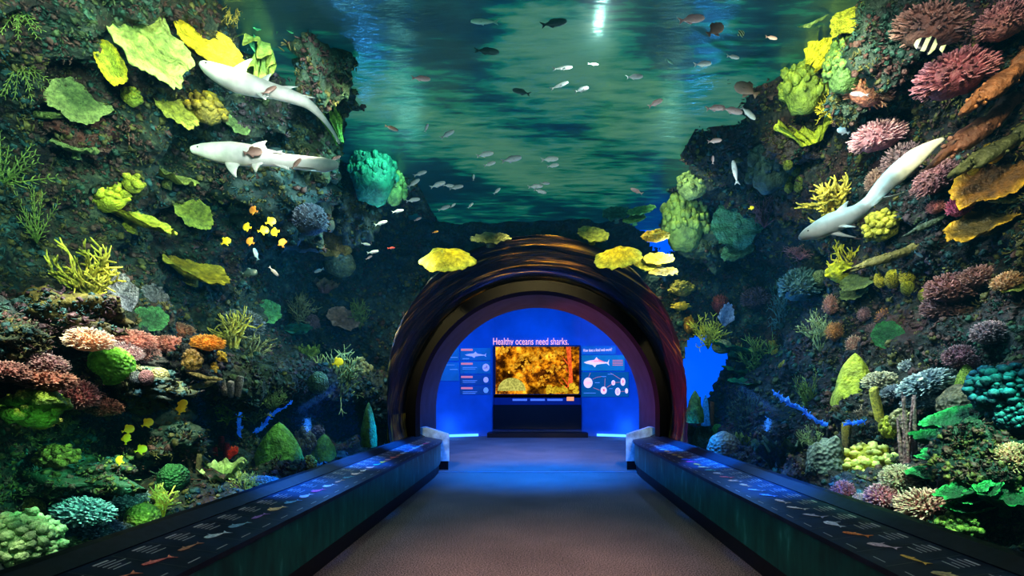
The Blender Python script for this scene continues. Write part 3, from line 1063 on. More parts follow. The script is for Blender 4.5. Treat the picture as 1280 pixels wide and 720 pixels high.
C('ruffle', 1012, 158, 66, 46, (.45, .46, .03), 'mirrored lime yellow ruffled coral left of the pink bush', (.85, .85, .1), roll=10)
C('boulder', 990, 180, 60, 36, (.18, .11, .12), 'mauve crusted rock under the lime yellow ruffled coral')
C('fingers', 1095, 160, 76, 40, (.42, .16, .20), 'pink bushy coral with dense tips above the right shark', (.75, .4, .45), roll=10, glow=.03)
C('fingers', 1090, 102, 66, 40, (.42, .14, .09), 'salmon bushy coral above the pink bush', (.65, .3, .2), roll=-25)
C('fingers', 1192, 78, 110, 56, (.22, .06, .09), 'wide maroon bushy coral behind the striped fish', (.4, .16, .2), roll=10)
C('fingers', 1170, 20, 110, 50, (.22, .10, .07), 'brown-pink bushy coral in the upper right', (.4, .22, .17), roll=-10)
C('fingers', 1255, 14, 66, 46, (.24, .09, .09), 'dusty rose bushy coral in the top right corner', (.42, .2, .19))
C('boulder', 1110, 40, 80, 90, (.06, .10, .07), 'dark green rock face left of the brown-pink bush')
C('boulder', 1060, 118, 40, 50, (.14, .2, .14), 'pale grey-green rock patch by the amber bush')
C('log', 1258, 95, 100, 30, (.24, .09, .04), 'knobbly russet arm of coral in the upper right', (.6, .25, .1), roll=42)
C('log', 1236, 148, 140, 30, (.16, .06, .04), 'dark red-brown coral arm slanting below the russet one', (.36, .16, .1), roll=38)
C('log', 1255, 180, 110, 26, (.1, .11, .05), 'grey-olive coral arm below the dark red-brown one', (.25, .26, .1), roll=30)
C('lumps', 1241, 187, 26, 24, (.6, .35, .01), 'amber knob coral atop the large orange sponge at right', (.9, .55, .02), glow=.06)
C('lumps', 1217, 206, 18, 18, (.5, .36, .01), 'small amber knob at the left of the large orange sponge', (.85, .6, .03))
C('plate', 1246, 224, 96, 60, (.16, .065, .008), 'large orange-brown sponge plate with golden rim at the right edge', (.95, .5, .03), roll=18, tilt=50, lobes=.25, rim=9, glow=.03)
C('plate', 1236, 276, 104, 36, (.09, .06, .012), 'long dark sponge plate with orange rim under the large orange one', (.9, .5, .03), roll=12, tilt=35, rim=9, glow=.03)
C('log', 1268, 248, 44, 13, (.35, .34, .14), 'pale olive finger sponge between the two orange sponge plates', (.6, .58, .25), roll=5)
C('fingers', 1199, 250, 32, 30, (.32, .04, .12), 'magenta bush coral left of the orange sponge plates', (.65, .16, .3), count=144)
C('fingers', 1170, 254, 24, 18, (.35, .1, .1), 'small pink bush coral left of the magenta one', (.7, .32, .3), count=112)
C('branch', 1042, 252, 88, 62, (.5, .34, .03), 'golden elkhorn coral behind the head of the right shark', (.9, .68, .12), roll=22, n0=9, rad=.04, flat=.4)
C('branch', 1056, 322, 56, 48, (.55, .42, .02), 'yellow branching coral just below the right shark snout', (.95, .78, .06), n0=7, rad=.04, glow=.08)
C('lumps', 1050, 336, 34, 24, (.6, .55, .02), 'yellow lobed coral beneath the yellow branching coral', (.95, .85, .05), count=18, glow=.06)
C('lumps', 1100, 278, 50, 34, (.38, .36, .04), 'olive-yellow lobed coral under the right shark belly', (.7, .62, .08), roll=30)
C('log', 1120, 318, 98, 15, (.22, .18, .06), 'long brown bar of sponge slanting up to the right under the shark', (.42, .35, .12), roll=17)
C('log', 1168, 276, 62, 9, (.09, .13, .1), 'thin grey-green bar of sponge above the long brown bar', roll=24)
C('fingers', 1130, 190, 56, 46, (.12, .07, .08), 'dim mauve coral hump behind the right shark body', (.3, .17, .18))
C('fingers', 1098, 218, 34, 34, (.2, .1, .08), 'brown coral hump left of the right shark body', (.36, .22, .18))
C('fingers', 1165, 215, 70, 36, (.18, .07, .09), 'dusky rose coral between the shark tail and the magenta bush', (.36, .18, .2), roll=30)
C('bush', 1000, 315, 48, 20, (.4, .1, .12), 'pink twig coral below the right shark snout', (.65, .25, .25))
C('dome', 1025, 345, 18, 16, (.25, .3, .12), 'small grey-green ball coral left of the yellow lobed coral', (.42, .46, .2), amp=.06)
C('plate', 1075, 352, 46, 22, (.09, .12, .04), 'dark olive leaf plate under the yellow lobed coral', (.2, .25, .08), roll=15, tilt=40)
C('plate', 1070, 366, 38, 18, (.09, .12, .05), 'lower dark olive leaf plate with pale rim', (.25, .3, .1), roll=20, tilt=35)
for px, py, s, t in ((1101, 347, 16, 'leftmost in the upper yellow pair'), (1116, 346, 18, 'right one of the upper yellow pair'), (1134, 343, 18, 'standing highest, right of the yellow pair'),
                     (1134, 357, 15, 'dull olive, hanging under the highest one'), (1156, 367, 14, 'olive, farthest right of the yellow balls')):
    C('dome', px, py, s, s, (.55, .42, .02) if 'olive' not in t else (.28, .28, .03), 'small yellow ball sponge ' + t if 'olive' not in t else 'small ball sponge ' + t, (.85, .7, .04), name='ball_sponge', cat='sponge', group='yellow ball sponges on the right reef')
C('fingers', 1190, 350, 72, 40, (.18, .06, .07), 'broad dark maroon bush coral in the middle of the right reef', (.42, .2, .2))
C('fingers', 1224, 338, 48, 30, (.22, .08, .08), 'maroon bush coral upper right of the broad dark one', (.5, .26, .25))
C('fingers', 1180, 375, 60, 36, (.13, .05, .06), 'shaded purple-brown bush coral below the broad dark maroon one', (.3, .15, .16))
C('fingers', 1201, 366, 22, 18, (.4, .16, .14), 'small rosy bush coral tucked in the broad dark maroon one', (.7, .4, .35), count=96)
C('fingers', 1256, 346, 40, 24, (.5, .22, .12), 'peach bush coral near the right edge', (.8, .45, .25), roll=20)
C('plate', 1268, 360, 40, 16, (.2, .2, .03), 'olive plate coral under the peach bush', (.4, .38, .06), tilt=30)
C('fingers', 1238, 408, 48, 32, (.2, .1, .12), 'mauve dome-shaped bush coral with pale dotted tips at right', (.7, .42, .42))
C('fingers', 1200, 438, 40, 32, (.2, .06, .09), 'maroon bush coral below left of the mauve dome-shaped one', (.42, .2, .22))
C('fingers', 1215, 447, 26, 22, (.26, .08, .12), 'small maroon bush coral touching the right of the last', (.5, .24, .27), count=112)
C('fingers', 1039, 374, 22, 28, (.45, .16, .12), 'pinkish-orange bush coral, upper of the two over the pale branching coral', (.8, .42, .3), count=112)
C('fingers', 1043, 408, 24, 26, (.5, .17, .05), 'orange bush coral, lower of the two over the pale branching coral', (.85, .42, .15), count=112)
C('fingers', 1068, 425, 24, 28, (.42, .18, .12), 'peach-tipped bush coral above the yellow-green pointed mound', (.85, .6, .4), count=112)
C('fingers', 1080, 388, 18, 20, (.3, .12, .12), 'small dusky pink bush coral left of the orange sprig', (.55, .3, .28), count=96)
C('fingers', 1106, 390, 24, 24, (.2, .07, .05), 'dark bush coral with a few orange tips in mid reef', (.85, .35, .06), count=50)
C('fingers', 1092, 408, 20, 20, (.12, .06, .06), 'dim purple bush coral below the dark orange-tipped one', (.28, .16, .16), count=96)
C('bush', 1026, 412, 58, 60, (.2, .26, .12), 'pale yellow-green branching coral below the orange bush corals', (.6, .62, .25))
C('plate', 1110, 420, 34, 34, (.015, .09, .025), 'dark green leaf coral right of the peach-tipped bush', (.04, .2, .05), roll=30, tilt=60)
C('cone', 1069, 480, 58, 78, (.3, .36, .03), 'yellow-green pointed mound coral left of the white finger corals', (.55, .58, .06), glow=.03)
C('boulder', 1040, 497, 26, 18, (.25, .16, .18), 'pinkish-grey knob of rock left of the pointed mound foot')
C('fingers', 1101, 470, 48, 26, (.3, .3, .26), 'cream-tipped finger coral right of the pointed mound', (.9, .8, .55), fr=.03)
C('fingers', 1137, 453, 28, 20, (.16, .18, .22), 'small grey finger coral standing highest of the white group', (.75, .78, .75), fr=.035, count=80)
C('fingers', 1157, 471, 84, 32, (.13, .17, .22), 'long blue-grey finger coral in the middle of the white group', (.68, .74, .76), roll=14, fr=.025)
C('fingers', 1120, 485, 40, 20, (.12, .14, .2), 'shaded grey finger coral under the cream-tipped one', (.5, .52, .58))
C('fingers', 1155, 498, 62, 18, (.16, .22, .28), 'flat blue-white finger coral lowest of the white group', (.75, .82, .85))
C('lumps', 1252, 478, 84, 60, (.003, .045, .09), 'blue lobed coral with bright speckled tips at the right edge', (.06, .36, .5), count=130, lr=.07)
C('lumps', 1272, 514, 56, 44, (.003, .05, .09), 'lower blue lobed coral cut by the right edge', (.08, .38, .45), count=110, lr=.07)
C('cone', 1208, 470, 24, 34, (.2, .28, .03), 'dull lime cone coral left of the blue lobed corals', (.34, .4, .05))
C('dome', 1204, 504, 58, 40, (.10, .075, .045), 'smooth brown rock above the green leaf corals', (.2, .15, .09), roll=15, name='rock', cat='rock', amp=.25)
for px, py, w, h, ro, t in ((1195, 530, 84, 26, 5, 'topmost, right under the smooth brown rock'), (1168, 553, 56, 24, -8, 'second from the top, left of the others'),
                            (1180, 572, 66, 20, 3, 'in the middle, right of the sea whips'), (1232, 575, 56, 26, 12, 'narrow, left of the speckled orange dome'),
                            (1165, 597, 60, 22, -4, 'low, directly above the rosy finger coral'), (1236, 604, 66, 30, 35, 'bright and steep, near the right edge'),
                            (1258, 632, 74, 36, -15, 'lowest and brightest, in the lower right corner'), (1212, 640, 60, 20, -5, 'flat and dim, just above the right rail'), (1205, 618, 70, 20, 4, 'shaded, below the middle ones'), (1208, 556, 50, 18, -3, 'short, just right of centre in the upper group'), (1240, 545, 44, 18, 10, 'small, left of the orange speckled dome top'),
                            (1195, 588, 46, 16, 6, 'short, under the middle one'), (1228, 622, 52, 18, 20, 'crinkled, between the steep and the lowest ones')):
    C('plate', px, py, w, h * .62, (.004, .06, .025), 'emerald leaf coral ' + t, (.04, .5, .14), roll=ro, tilt=24, lobes=.4, cup=.3, rim=7, name='leaf_coral', group='emerald leaf corals by the right rail')
C('boulder', 1225, 580, 90, 90, (.005, .05, .03), 'dark green rock mass holding the emerald leaf corals')
C('fingers', 1266, 564, 50, 46, (.4, .2, .12), 'speckled orange dome-shaped coral at the right edge', (.8, .5, .3))
C('lumps', 1238, 525, 26, 40, (.18, .17, .18), 'speckled grey-pink sponge left of the lower blue lobed coral', (.4, .32, .32))
C('lumps', 1086, 580, 76, 66, (.45, .42, .03), 'yellow lobed leather coral left of the sea whips', (.9, .88, .3), count=130, lr=.065, glow=.06)
C('tubes', 1099, 517, 13, 66, (.6, .5, .03), 'tall yellow tube sponge leaning above the yellow leather coral', (.9, .8, .15), count=1, tw=.42, roll=12, glow=.06)
C('lumps', 1112, 531, 24, 26, (.5, .48, .03), 'yellow-green clump right of the tall yellow tube', (.8, .75, .1))
C('bush', 1078, 520, 36, 30, (.25, .15, .1), 'brown twiggy coral left of the tall yellow tube', (.5, .36, .26))
C('lumps', 1128, 522, 30, 26, (.35, .28, .12), 'cream speckled coral behind the sea whips', (.65, .55, .3))
C('tubes', 1058, 545, 12, 34, (.2, .13, .07), 'ochre-topped brown stump right of the blue ridge', (.7, .5, .05), count=1, tw=.45)
C('whips', 1136, 552, 52, 126, (.22, .09, .1), 'clump of tall brownish-pink sea whips by the right rail', (.55, .3, .3), count=7, lift=1.4)
C('fingers', 1124, 590, 50, 40, (.32, .2, .14), 'tan finger coral around the foot of the sea whips', (.62, .45, .35))
C('fingers', 1055, 608, 32, 32, (.26, .04, .07), 'deep maroon finger coral right of the grey boulder', (.5, .16, .2))
C('fingers', 1104, 614, 50, 38, (.36, .07, .11), 'crimson-pink finger coral in front of the yellow leather coral', (.68, .28, .32))
C('fingers', 1157, 622, 72, 42, (.45, .16, .15), 'rosy finger coral with pale tips, right of the crimson-pink one', (.85, .5, .45), fl=.34)
C('fingers', 1079, 620, 30, 18, (.36, .16, .12), 'small rust-pink finger coral between the maroon and crimson ones', (.6, .36, .28), count=112)
C('lumps', 1198, 655, 46, 36, (.1, .14, .03), 'mossy olive coral at the right end of the rosy finger coral', (.28, .34, .06))
C('dome', 1034, 583, 50, 66, (.10, .15, .14), 'upright grey boulder behind the right rail', (.24, .3, .26), name='rock', cat='rock', amp=.22, lift=.6)
C('bush', 1018, 546, 48, 34, (.2, .28, .1), 'pale green twig coral under the blue ridge', (.5, .6, .25))
C('bush', 1013, 488, 52, 60, (.18, .25, .05), 'yellow-green bush coral above the blue ridge', (.5, .55, .12))
C('bush', 948, 445, 64, 60, (.14, .2, .04), 'green bush coral right of the blue gap', (.4, .45, .08))
C('bush', 885, 413, 60, 46, (.35, .34, .03), 'yellow-green bush coral with golden tips above the blue gap', (.85, .75, .08))
C('lumps', 861, 402, 14, 22, (.6, .25, .02), 'orange knob coral left of the golden-tipped bush', (.85, .45, .04), count=10)
C('shell', 908, 394, 22, 30, (.45, .4, .5), 'white-lilac ribbed fan right of the golden-tipped bush', (.85, .8, .9), roll=-10)
C('fingers', 900, 374, 24, 28, (.25, .03, .03), 'dark red bush coral above the white-lilac fan', (.45, .1, .06), count=112)
C('lumps', 851, 381, 26, 10, (.65, .4, .03), 'small orange-yellow knob strip right of the arch', (.95, .65, .06), count=10)
C('lumps', 852, 358, 34, 18, (.4, .28, .04), 'tan-gold knobbed coral over the orange-yellow strip', (.7, .5, .1))
C('dome', 902, 431, 24, 14, (.5, .42, .16), 'small cream dome coral at the top of the blue gap', (.7, .6, .28), amp=.06)
for px, py, w, t in ((918, 437, 60, 'upper'), (928, 468, 52, 'middle'), (932, 480, 46, 'lower')):
    C('plate', px, py, w, 9, (.03, .14, .05), t + ' thin green shelf coral jutting over the blue gap', (.06, .35, .1), roll=-18 if t != 'lower' else -5, tilt=15)
C('lumps', 857, 262, 62, 76, (.26, .32, .08), 'yellow-green crusted pillar beside the blue gap above the arch', (.55, .58, .14), count=150, lr=.065)
C('lumps', 866, 224, 44, 36, (.28, .32, .12), 'pale olive crusted knob atop the pillar', (.55, .52, .2), count=30)
C('lumps', 829, 276, 14, 14, (.6, .28, .05), 'orange knob at the left of the crusted pillar', (.85, .45, .1), count=8)
C('boulder', 878, 296, 54, 60, (.16, .2, .09), 'grey-olive ridge of rock below the crusted pillar', (.3, .34, .14), roll=30)
C('lumps', 857, 290, 26, 9, (.7, .42, .02), 'string of yellow-orange knobs along the grey-olive ridge', (.95, .65, .05), count=8)
C('plate', 922, 280, 60, 64, (.04, .14, .11), 'wide dim teal plate coral facing the tunnel right of the crusted pillar', (.06, .2, .15), tilt=70)
C('plate', 927, 312, 50, 26, (.06, .15, .1), 'dim teal-green plate coral below the wide dim one', roll=25, tilt=40)
C('bush', 955, 262, 46, 44, (.18, .04, .07), 'dim maroon twig coral right of the wide dim teal plate', (.36, .14, .16))
C('lumps', 963, 200, 60, 60, (.09, .13, .12), 'hazy grey coral hump above the dim maroon twigs', (.18, .24, .22))
for px, py in ((985, 205), (995, 212), (985, 222), (1000, 224), (986, 233), (998, 232)):
    C('dome', px, py, 11, 10, (.24, .25, .03), 'dim olive ball sponge in the hazy group of six on the right reef', name='ball_sponge', cat='sponge', group='hazy olive ball sponges')
C('fingers', 945, 365, 40, 30, (.12, .05, .07), 'dim purple bush coral in the haze right of the arch', (.24, .12, .14))
C('bush', 980, 380, 40, 90, (.06, .13, .14), 'tall hazy blue-green bush coral in mid reef', (.14, .26, .26))
C('fingers', 1000, 345, 56, 44, (.07, .13, .13), 'blue-grey knobbly coral left of the small grey-green ball', (.2, .32, .3))
C('dome', 905, 560, 42, 42, (.22, .14, .08), 'pinkish-brown dome coral at the right rail near the arch', (.34, .22, .13))
C('cone', 879, 545, 30, 46, (.08, .11, .07), 'grey-green mound coral left of the pinkish-brown dome', (.14, .18, .1))
C('cone', 861, 508, 22, 40, (.11, .2, .03), 'yellow-green pointed coral beside the arch foot', (.22, .3, .05), Y=8.6)
C('tubes', 873, 514, 7, 36, (.4, .02, .03), 'thin red tube sponge left of the blue spike', Y=9.5, count=1, tw=.42)
C('cone', 882, 512, 11, 40, (.02, .2, .6), 'bright blue spike-shaped sponge against the blue gap', (.05, .4, .9), glow=.2, Y=9.5)
C('tubes', 890, 517, 6, 30, (.4, .1, .03), 'thin orange tube sponge right of the blue spike', Y=9.5, count=1, tw=.42)
C('dome', 897, 537, 14, 14, (.08, .3, .04), 'small vivid green dome above the pinkish-brown dome', (.12, .42, .06))
C('ruffle', 940, 552, 34, 50, (.2, .22, .03), 'yellow-green leafy coral stack at the right rail', (.4, .42, .06))
C('ruffle', 975, 565, 54, 54, (.05, .1, .05), 'dark leafy coral left of the grey boulder', (.14, .22, .1))
C('bush', 930, 515, 50, 60, (.04, .07, .05), 'black-green bush coral at the right of the blue gap', (.1, .15, .09))
for px, py, t in ((966, 430, 'top'), (969, 441, 'middle'), (978, 456, 'lowest')):
    C('lumps', px, py, 8, 9, (.5, .32, .03), t + ' one of the three small amber knobs in the dark right of the gap', (.75, .5, .06), count=6, lr=.24)

turf(-1, 15000, 11)
turf(1, 14500, 23)

# ------------------------------------------------------------------ fish
def fish_mesh(height=.3, thick=.13, tail=.2, forked=True, fins=1.0):
    mb = MB()
    n, k = 14, 12
    vs, ts, fs = [], [], []
    for i in range(n + 1):
        t = i / n
        x = .5 - .82 * t
        h = height * .5 * (math.sin(math.pi * min(1, t * .94 + .04)) ** .62) * (1 - .45 * t) * 1.25 + .012
        w = thick * .5 * (math.sin(math.pi * min(1, t * .95 + .04)) ** .7) * (1 - .5 * t) * 1.3 + .006
        for j in range(k):
            a = 2 * math.pi * j / k
            vs.append((x, math.sin(a) * w, math.cos(a) * h))
            ts.append(.5 - .5 * math.cos(a))
    for i in range(n):
        for j in range(k):
            fs.append((i * k + j, (i + 1) * k + j, (i + 1) * k + (j + 1) % k, i * k + (j + 1) % k))
    vs += [(.51, 0, 0), (-.33, 0, 0)]
    ts += [.5, .5]
    e = len(vs) - 2
    for j in range(k):
        fs.append((j, (j + 1) % k, e))
        fs.append((n * k + (j + 1) % k, n * k + j, e + 1))
    mb.add(vs, fs, ts)
    y = .008
    tl = [(-.29, -y, .02), (-.5, -y, tail * .62), (-.42 if forked else -.5, -y, 0), (-.5, -y, -tail * .62), (-.29, -y, -.02)]
    mb.poly(tl, .3, (0, 2 * y, 0))
    H = height * .5
    if fins:
        mb.poly([(.2, -y, H * .8), (.1, -y, H * 1.25 * fins), (-.08, -y, H * 1.1 * fins), (-.2, -y, H * .5)], .1, (0, 2 * y, 0))
        mb.poly([(.0, -y, -H * .8), (-.06, -y, -H * 1.3 * fins), (-.14, -y, -H * 1.05 * fins), (-.22, -y, -H * .45)], .6, (0, 2 * y, 0))
        for s in (-1, 1):
            mb.poly([(.2, s * thick * .42, -.03), (.06, s * thick * .75, -.09), (.05, s * thick * .7, -.03)], .5, (0, .01, .004))
    for s in (-1, 1):
        mb.ball((.4, s * thick * .27, H * .25), .022, 8, 6, tipz=False)
    return mb


def mat_fish(kind):
    if ('fish', kind) in MATS:
        return MATS['fish', kind]
    back, belly = dict(silver=((.16, .16, .18), (.75, .7, .7)), pale=((.4, .36, .36), (.85, .8, .78)), brown=((.12, .06, .04), (.42, .25, .2)), yellow=((.75, .5, .02), (.9, .75, .05)), orange=((.6, .2, .03), (.8, .4, .08)),
                       striped=((.02, .02, .02), (.7, .68, .3)), dark=((.02, .05, .05), (.05, .1, .1)), red=((.5, .05, .06), (.7, .2, .2)), blue=((.05, .2, .4), (.5, .7, .7)), teal=((.1, .3, .25), (.4, .6, .5)), pink=((.4, .2, .2), (.75, .5, .48)))[kind]
    m = bpy.data.materials.new('fish_scales')
    nt, out = nodes(m)
    at = N(nt, 'ShaderNodeAttribute', attribute_name='tip')
    c = mixc(nt, at.outputs['Fac'], back, belly)
    tc = N(nt, 'ShaderNodeTexCoord')
    if kind == 'striped':
        wv = N(nt, 'ShaderNodeTexWave', Scale=1.1, Distortion=.6)
        wv.bands_direction = 'X'
        nt.links.new(tc.outputs['Object'], wv.inputs['Vector'])
        mp = N(nt, 'ShaderNodeMapping')
        mp.inputs['Scale'].default_value = (1, 1, 1)
        nt.links.new(tc.outputs['Object'], mp.inputs['Vector'])
        nt.links.new(mp.outputs['Vector'], wv.inputs['Vector'])
        rp = ramp(nt, [(.4, (.01, .01, .015)), (.55, (.75, .8, .45))])
        nt.links.new(wv.outputs['Fac'], rp.inputs['Fac'])
        c = rp.outputs['Color']
    else:
        nz = N(nt, 'ShaderNodeTexNoise', Scale=60.0)
        nt.links.new(tc.outputs['Object'], nz.inputs['Vector'])
        rp = ramp(nt, [(.3, (.8, .8, .8)), (.7, (1.15, 1.15, 1.15))])
        nt.links.new(nz.outputs['Fac'], rp.inputs['Fac'])
        c = mixc(nt, 1.0, c, rp.outputs['Color'], 'MULTIPLY')
    bs = N(nt, 'ShaderNodeBsdfPrincipled', Roughness=.35)
    nt.links.new(c, bs.inputs['Base Color'])
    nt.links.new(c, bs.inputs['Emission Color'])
    bs.inputs['Emission Strength'].default_value = .14  # self-glow added so the fish look lighter
    nt.links.new(bs.outputs['BSDF'], out.inputs['Surface'])
    MATS['fish', kind] = m
    return m


FM = {}


def fish(px, py, w, ang, kind, label, Y=6.0, shape='slim', group=None, yaw=20, name='fish'):
    """ang: direction of the head in the picture plane, degrees counter-clockwise from the right"""
    p = P(px, py, Y)
    if math.hypot(p.x, p.z - ZC) < RG + .15:
        Y *= (RG + .2) / max(.3, math.hypot(p.x, p.z - ZC))
        p = P(px, py, Y)
    if p.z > 4.85:
        Y *= (4.85 - EYE) / (p.z - EYE)
        p = P(px, py, Y)
    hh = hit(px, py)
    if hh and hh[0].y < Y + .1:
        Y = hh[0].y - .15
        p = P(px, py, Y)
    key = (shape, kind)
    if key not in FM:
        args = dict(slim=(.25, .13, .2, True, 1), deep=(.5, .14, .26, False, 1.1), disc=(.72, .13, .22, False, 1.1), long=(.16, .1, .16, True, .8))[shape]
        o = fish_mesh(*args).build(name, mat_fish(kind))
        FM[key] = o
    else:
        o = FM[key].copy()
        o.name = name
        COL.objects.link(o)
        for q in ('group', 'label'):
            if q in o:
                del o[q]
    a = math.radians(ang)
    t = (CAM - p).normalized()
    x = Vector((math.cos(a), 0, math.sin(a)))
    x = (x * math.cos(math.radians(yaw)) - t * math.sin(math.radians(yaw))).normalized()
    up = Vector((-math.sin(a), 0, math.cos(a)))
    if up.z < 0:
        up = -up
    z = (up - x * up.dot(x)).normalized()
    y = z.cross(x)
    L_ = w * Y / F / math.cos(math.radians(yaw))
    M = Matrix(((x.x * L_, y.x * L_, z.x * L_, p.x), (x.y * L_, y.y * L_, z.y * L_, p.y), (x.z * L_, y.z * L_, z.z * L_, p.z), (0, 0, 0, 1)))
    o.matrix_world = M
    return tag(o, label, 'fish', group)


SCHOOL = [(559, 168, 20, 30), (606, 193, 22, 12), (612, 205, 16, 20), (639, 199, 26, 12), (687, 199, 22, 5), (691, 207, 16, 10), (517, 229, 18, 35), (547, 231, 20, 20), (561, 232, 14, -5), (570, 234, 18, 12),
          (621, 239, 12, 42), (669, 233, 19, 5), (681, 229, 12, 0), (675, 239, 16, -15), (516, 250, 17, 10), (555, 260, 16, 20), (566, 257, 9, 40), (588, 257, 10, 45), (525, 217, 17, 20), (592, 222, 9, 85)]
for i, (px, py, w, a) in enumerate(SCHOOL):
    fish(px, py, w, a, 'pale' if i % 3 else 'silver', 'tiny silver fish in the loose school under the water surface above the arch', 6.6, group='silver school above the arch')
ROOF = [(606, 27, 36, 178, 'teal', 'slim grey-green fish with a white forked tail at the top centre'), (692, 29, 34, 10, 'dark', 'dark fish with a white tail near the top centre, beside the bright streak'),
        (703, 85, 26, 6, 'pale', 'slim silver fish, higher of two left of the bright streak'), (699, 107, 26, 22, 'pale', 'slim silver fish, lower of two left of the bright streak'), (727, 112, 20, 18, 'silver', 'silver fish right of the lower slim one'),
        (741, 80, 14, -5, 'pale', 'very small silver fish below the bright streak'), (793, 96, 22, 5, 'silver', 'grey fish under the right side of the bright streak'), (526, 98, 22, -5, 'pink', 'pale brown fish in the green water left of centre'),
        (652, 115, 24, 165, 'dark', 'dark fish silhouette in the grey-green ripples'), (608, 64, 30, -4, 'dark', 'dark green fish silhouette under the white-tailed one')]
for px, py, w, a, k, t in ROOF:
    fish(px, py, w, a, k, t, 5.2, shape='long' if k in ('teal', 'pale') else 'slim')
RIGHTF = [(864, 24, 36, 8, 'pink', 'slim', 'pinkish silver fish with a yellow tail near the top, right of the bright streak'), (894, 37, 26, 35, 'brown', 'deep', 'red-brown deep-bodied fish below the pinkish one at the top'),
          (926, 42, 10, 30, 'striped', 'disc', 'tiny black and white fish at the top right of the open water'), (964, 47, 16, -10, 'pink', 'slim', 'dim pinkish fish by the upper right reef'),
          (916, 71, 17, -10, 'pale', 'slim', 'small pale fish right of the yellow-tailed one'), (878, 80, 24, 5, 'pale', 'slim', 'pale fish with a yellow tail in the open water at right'), (837, 77, 10, -35, 'teal', 'slim', 'faint grey fish in the green open water'),
          (933, 112, 30, 153, 'brown', 'deep', 'large brown fish with a pale flank in the open water at right'), (819, 129, 22, 28, 'pink', 'slim', 'pinkish fish swimming up right near the blue gap reflection'),
          (894, 135, 26, 5, 'pink', 'slim', 'leftmost fish in the overlapping trio at right'), (915, 138, 28, -12, 'pink', 'slim', 'middle rosy fish in the overlapping trio at right'), (935, 141, 24, -40, 'silver', 'slim', 'rightmost silver fish in the overlapping trio, nose down'),
          (893, 176, 20, 8, 'pink', 'slim', 'pinkish fish under the overlapping trio'), (891, 200, 12, 88, 'pink', 'slim', 'small pink fish swimming straight up right of the blue gap'), (796, 239, 17, 155, 'pink', 'slim', 'small pink fish left of the blue gap'),
          (939, 260, 8, 20, 'yellow', 'deep', 'tiny yellow and white fish near the wide dim teal plate'), (919, 216, 34, 100, 'silver', 'long', 'long thin grey fish hanging upright in the haze at right'),
          (1162, 57, 32, 168, 'striped', 'deep', 'black and white striped fish with a yellow tail at upper right'), (1150, 474, 10, 30, 'pale', 'slim', 'tiny pale fish over the white finger corals'),
          (1148, 318, 14, -30, 'blue', 'slim', 'small bluish fish below the long brown bar of sponge'), (1075, 118, 20, 175, 'pale', 'slim', 'pale blue fish in front of the salmon bushy coral'), (1054, 164, 14, 160, 'pale', 'deep', 'small white-headed fish at the left of the pink bush')]
for px, py, w, a, k, s, t in RIGHTF:
    fish(px, py, w, a, k, t, 5.6 if px < 1000 else 3.9, s)
LEFTF = [(316, 190, 20, 8, 'brown', 'deep', 'dark fish crossing in front of the lower left shark body', 4.3), (336, 113, 20, 28, 'brown', 'slim', 'dark fish crossing in front of the mirrored upper left shark', 3.9), (370, 205, 18, 48, 'brown', 'slim', 'brown fish slanting across the lower left shark tail', 4.3),
         (419, 198, 14, 25, 'pink', 'slim', 'pinkish fish at the tail tip of the lower left shark', 4.6), (422, 175, 12, 110, 'pale', 'slim', 'white fish at the tail tip of the mirrored upper left shark', 4.6),
         (476, 279, 16, 18, 'pale', 'slim', 'bright silver fish left of the silver school', 6), (497, 264, 14, 12, 'pale', 'slim', 'silver fish at the lower left of the silver school', 6), (466, 315, 14, 10, 'pale', 'slim', 'white fish, upper of three over the dim left shoulder of the arch', 6),
         (461, 322, 9, 30, 'pink', 'slim', 'small pinkish fish touching the white one', 6), (457, 305, 11, -10, 'silver', 'slim', 'grey fish above the white one over the left shoulder', 6), (522, 274, 10, 25, 'pink', 'slim', 'tiny pink fish near the left glowing plate', 7),
         (489, 160, 16, -20, 'brown', 'slim', 'reddish brown fish in front of the lit green reef left of the open water', 5.5), (533, 160, 12, 70, 'silver', 'slim', 'small dim fish left of the open water', 5.5), (489, 310, 9, 5, 'red', 'slim', 'tiny red fish left of the left glowing plate', 7),
         (544, 290, 8, 15, 'orange', 'slim', 'tiny orange fish above the left glowing plate', 7.5), (342, 339, 14, -45, 'pale', 'slim', 'pale fish in the dark water above the round green disc', 5), (311, 341, 18, 5, 'dark', 'deep', 'dim green fish left of the pale one', 5),
         (320, 318, 18, 110, 'blue', 'slim', 'white and orange fish nose up among the orange fish', 4.9), (399, 338, 14, 200, 'blue', 'slim', 'bluish fish under the brown hanging plate', 5)]
for px, py, w, a, k, s, t, Y in LEFTF:
    fish(px, py, w, a, k, t, Y, s)
for px, py, a, k in ((317, 263, 160, 'orange'), (338, 277, 20, 'yellow'), (309, 284, 170, 'yellow'), (329, 288, 10, 'yellow'), (344, 290, 190, 'yellow'), (313, 302, 150, 'orange'), (353, 304, 100, 'orange'), (282, 302, 30, 'yellow')):
    fish(px, py, 12, a, k, 'small round orange-yellow fish in the loose group left of the brown hanging plate', 4.8, 'disc', 'orange fish group on the left')
for px, py, a in ((226, 512, 70), (228, 506, 60), (184, 529, 30), (160, 537, 20), (158, 549, 80), (176, 562, 20), (150, 576, 150), (422, 453, 20)):
    fish(px, py, 13, a, 'yellow', 'small deep-bodied yellow fish in the dark water below the coral shelf' if px < 300 else 'single yellow fish left of the spiky green branching coral', 4.1 if px < 300 else 5.6, 'disc', 'yellow fish below the shelf' if px < 300 else None)


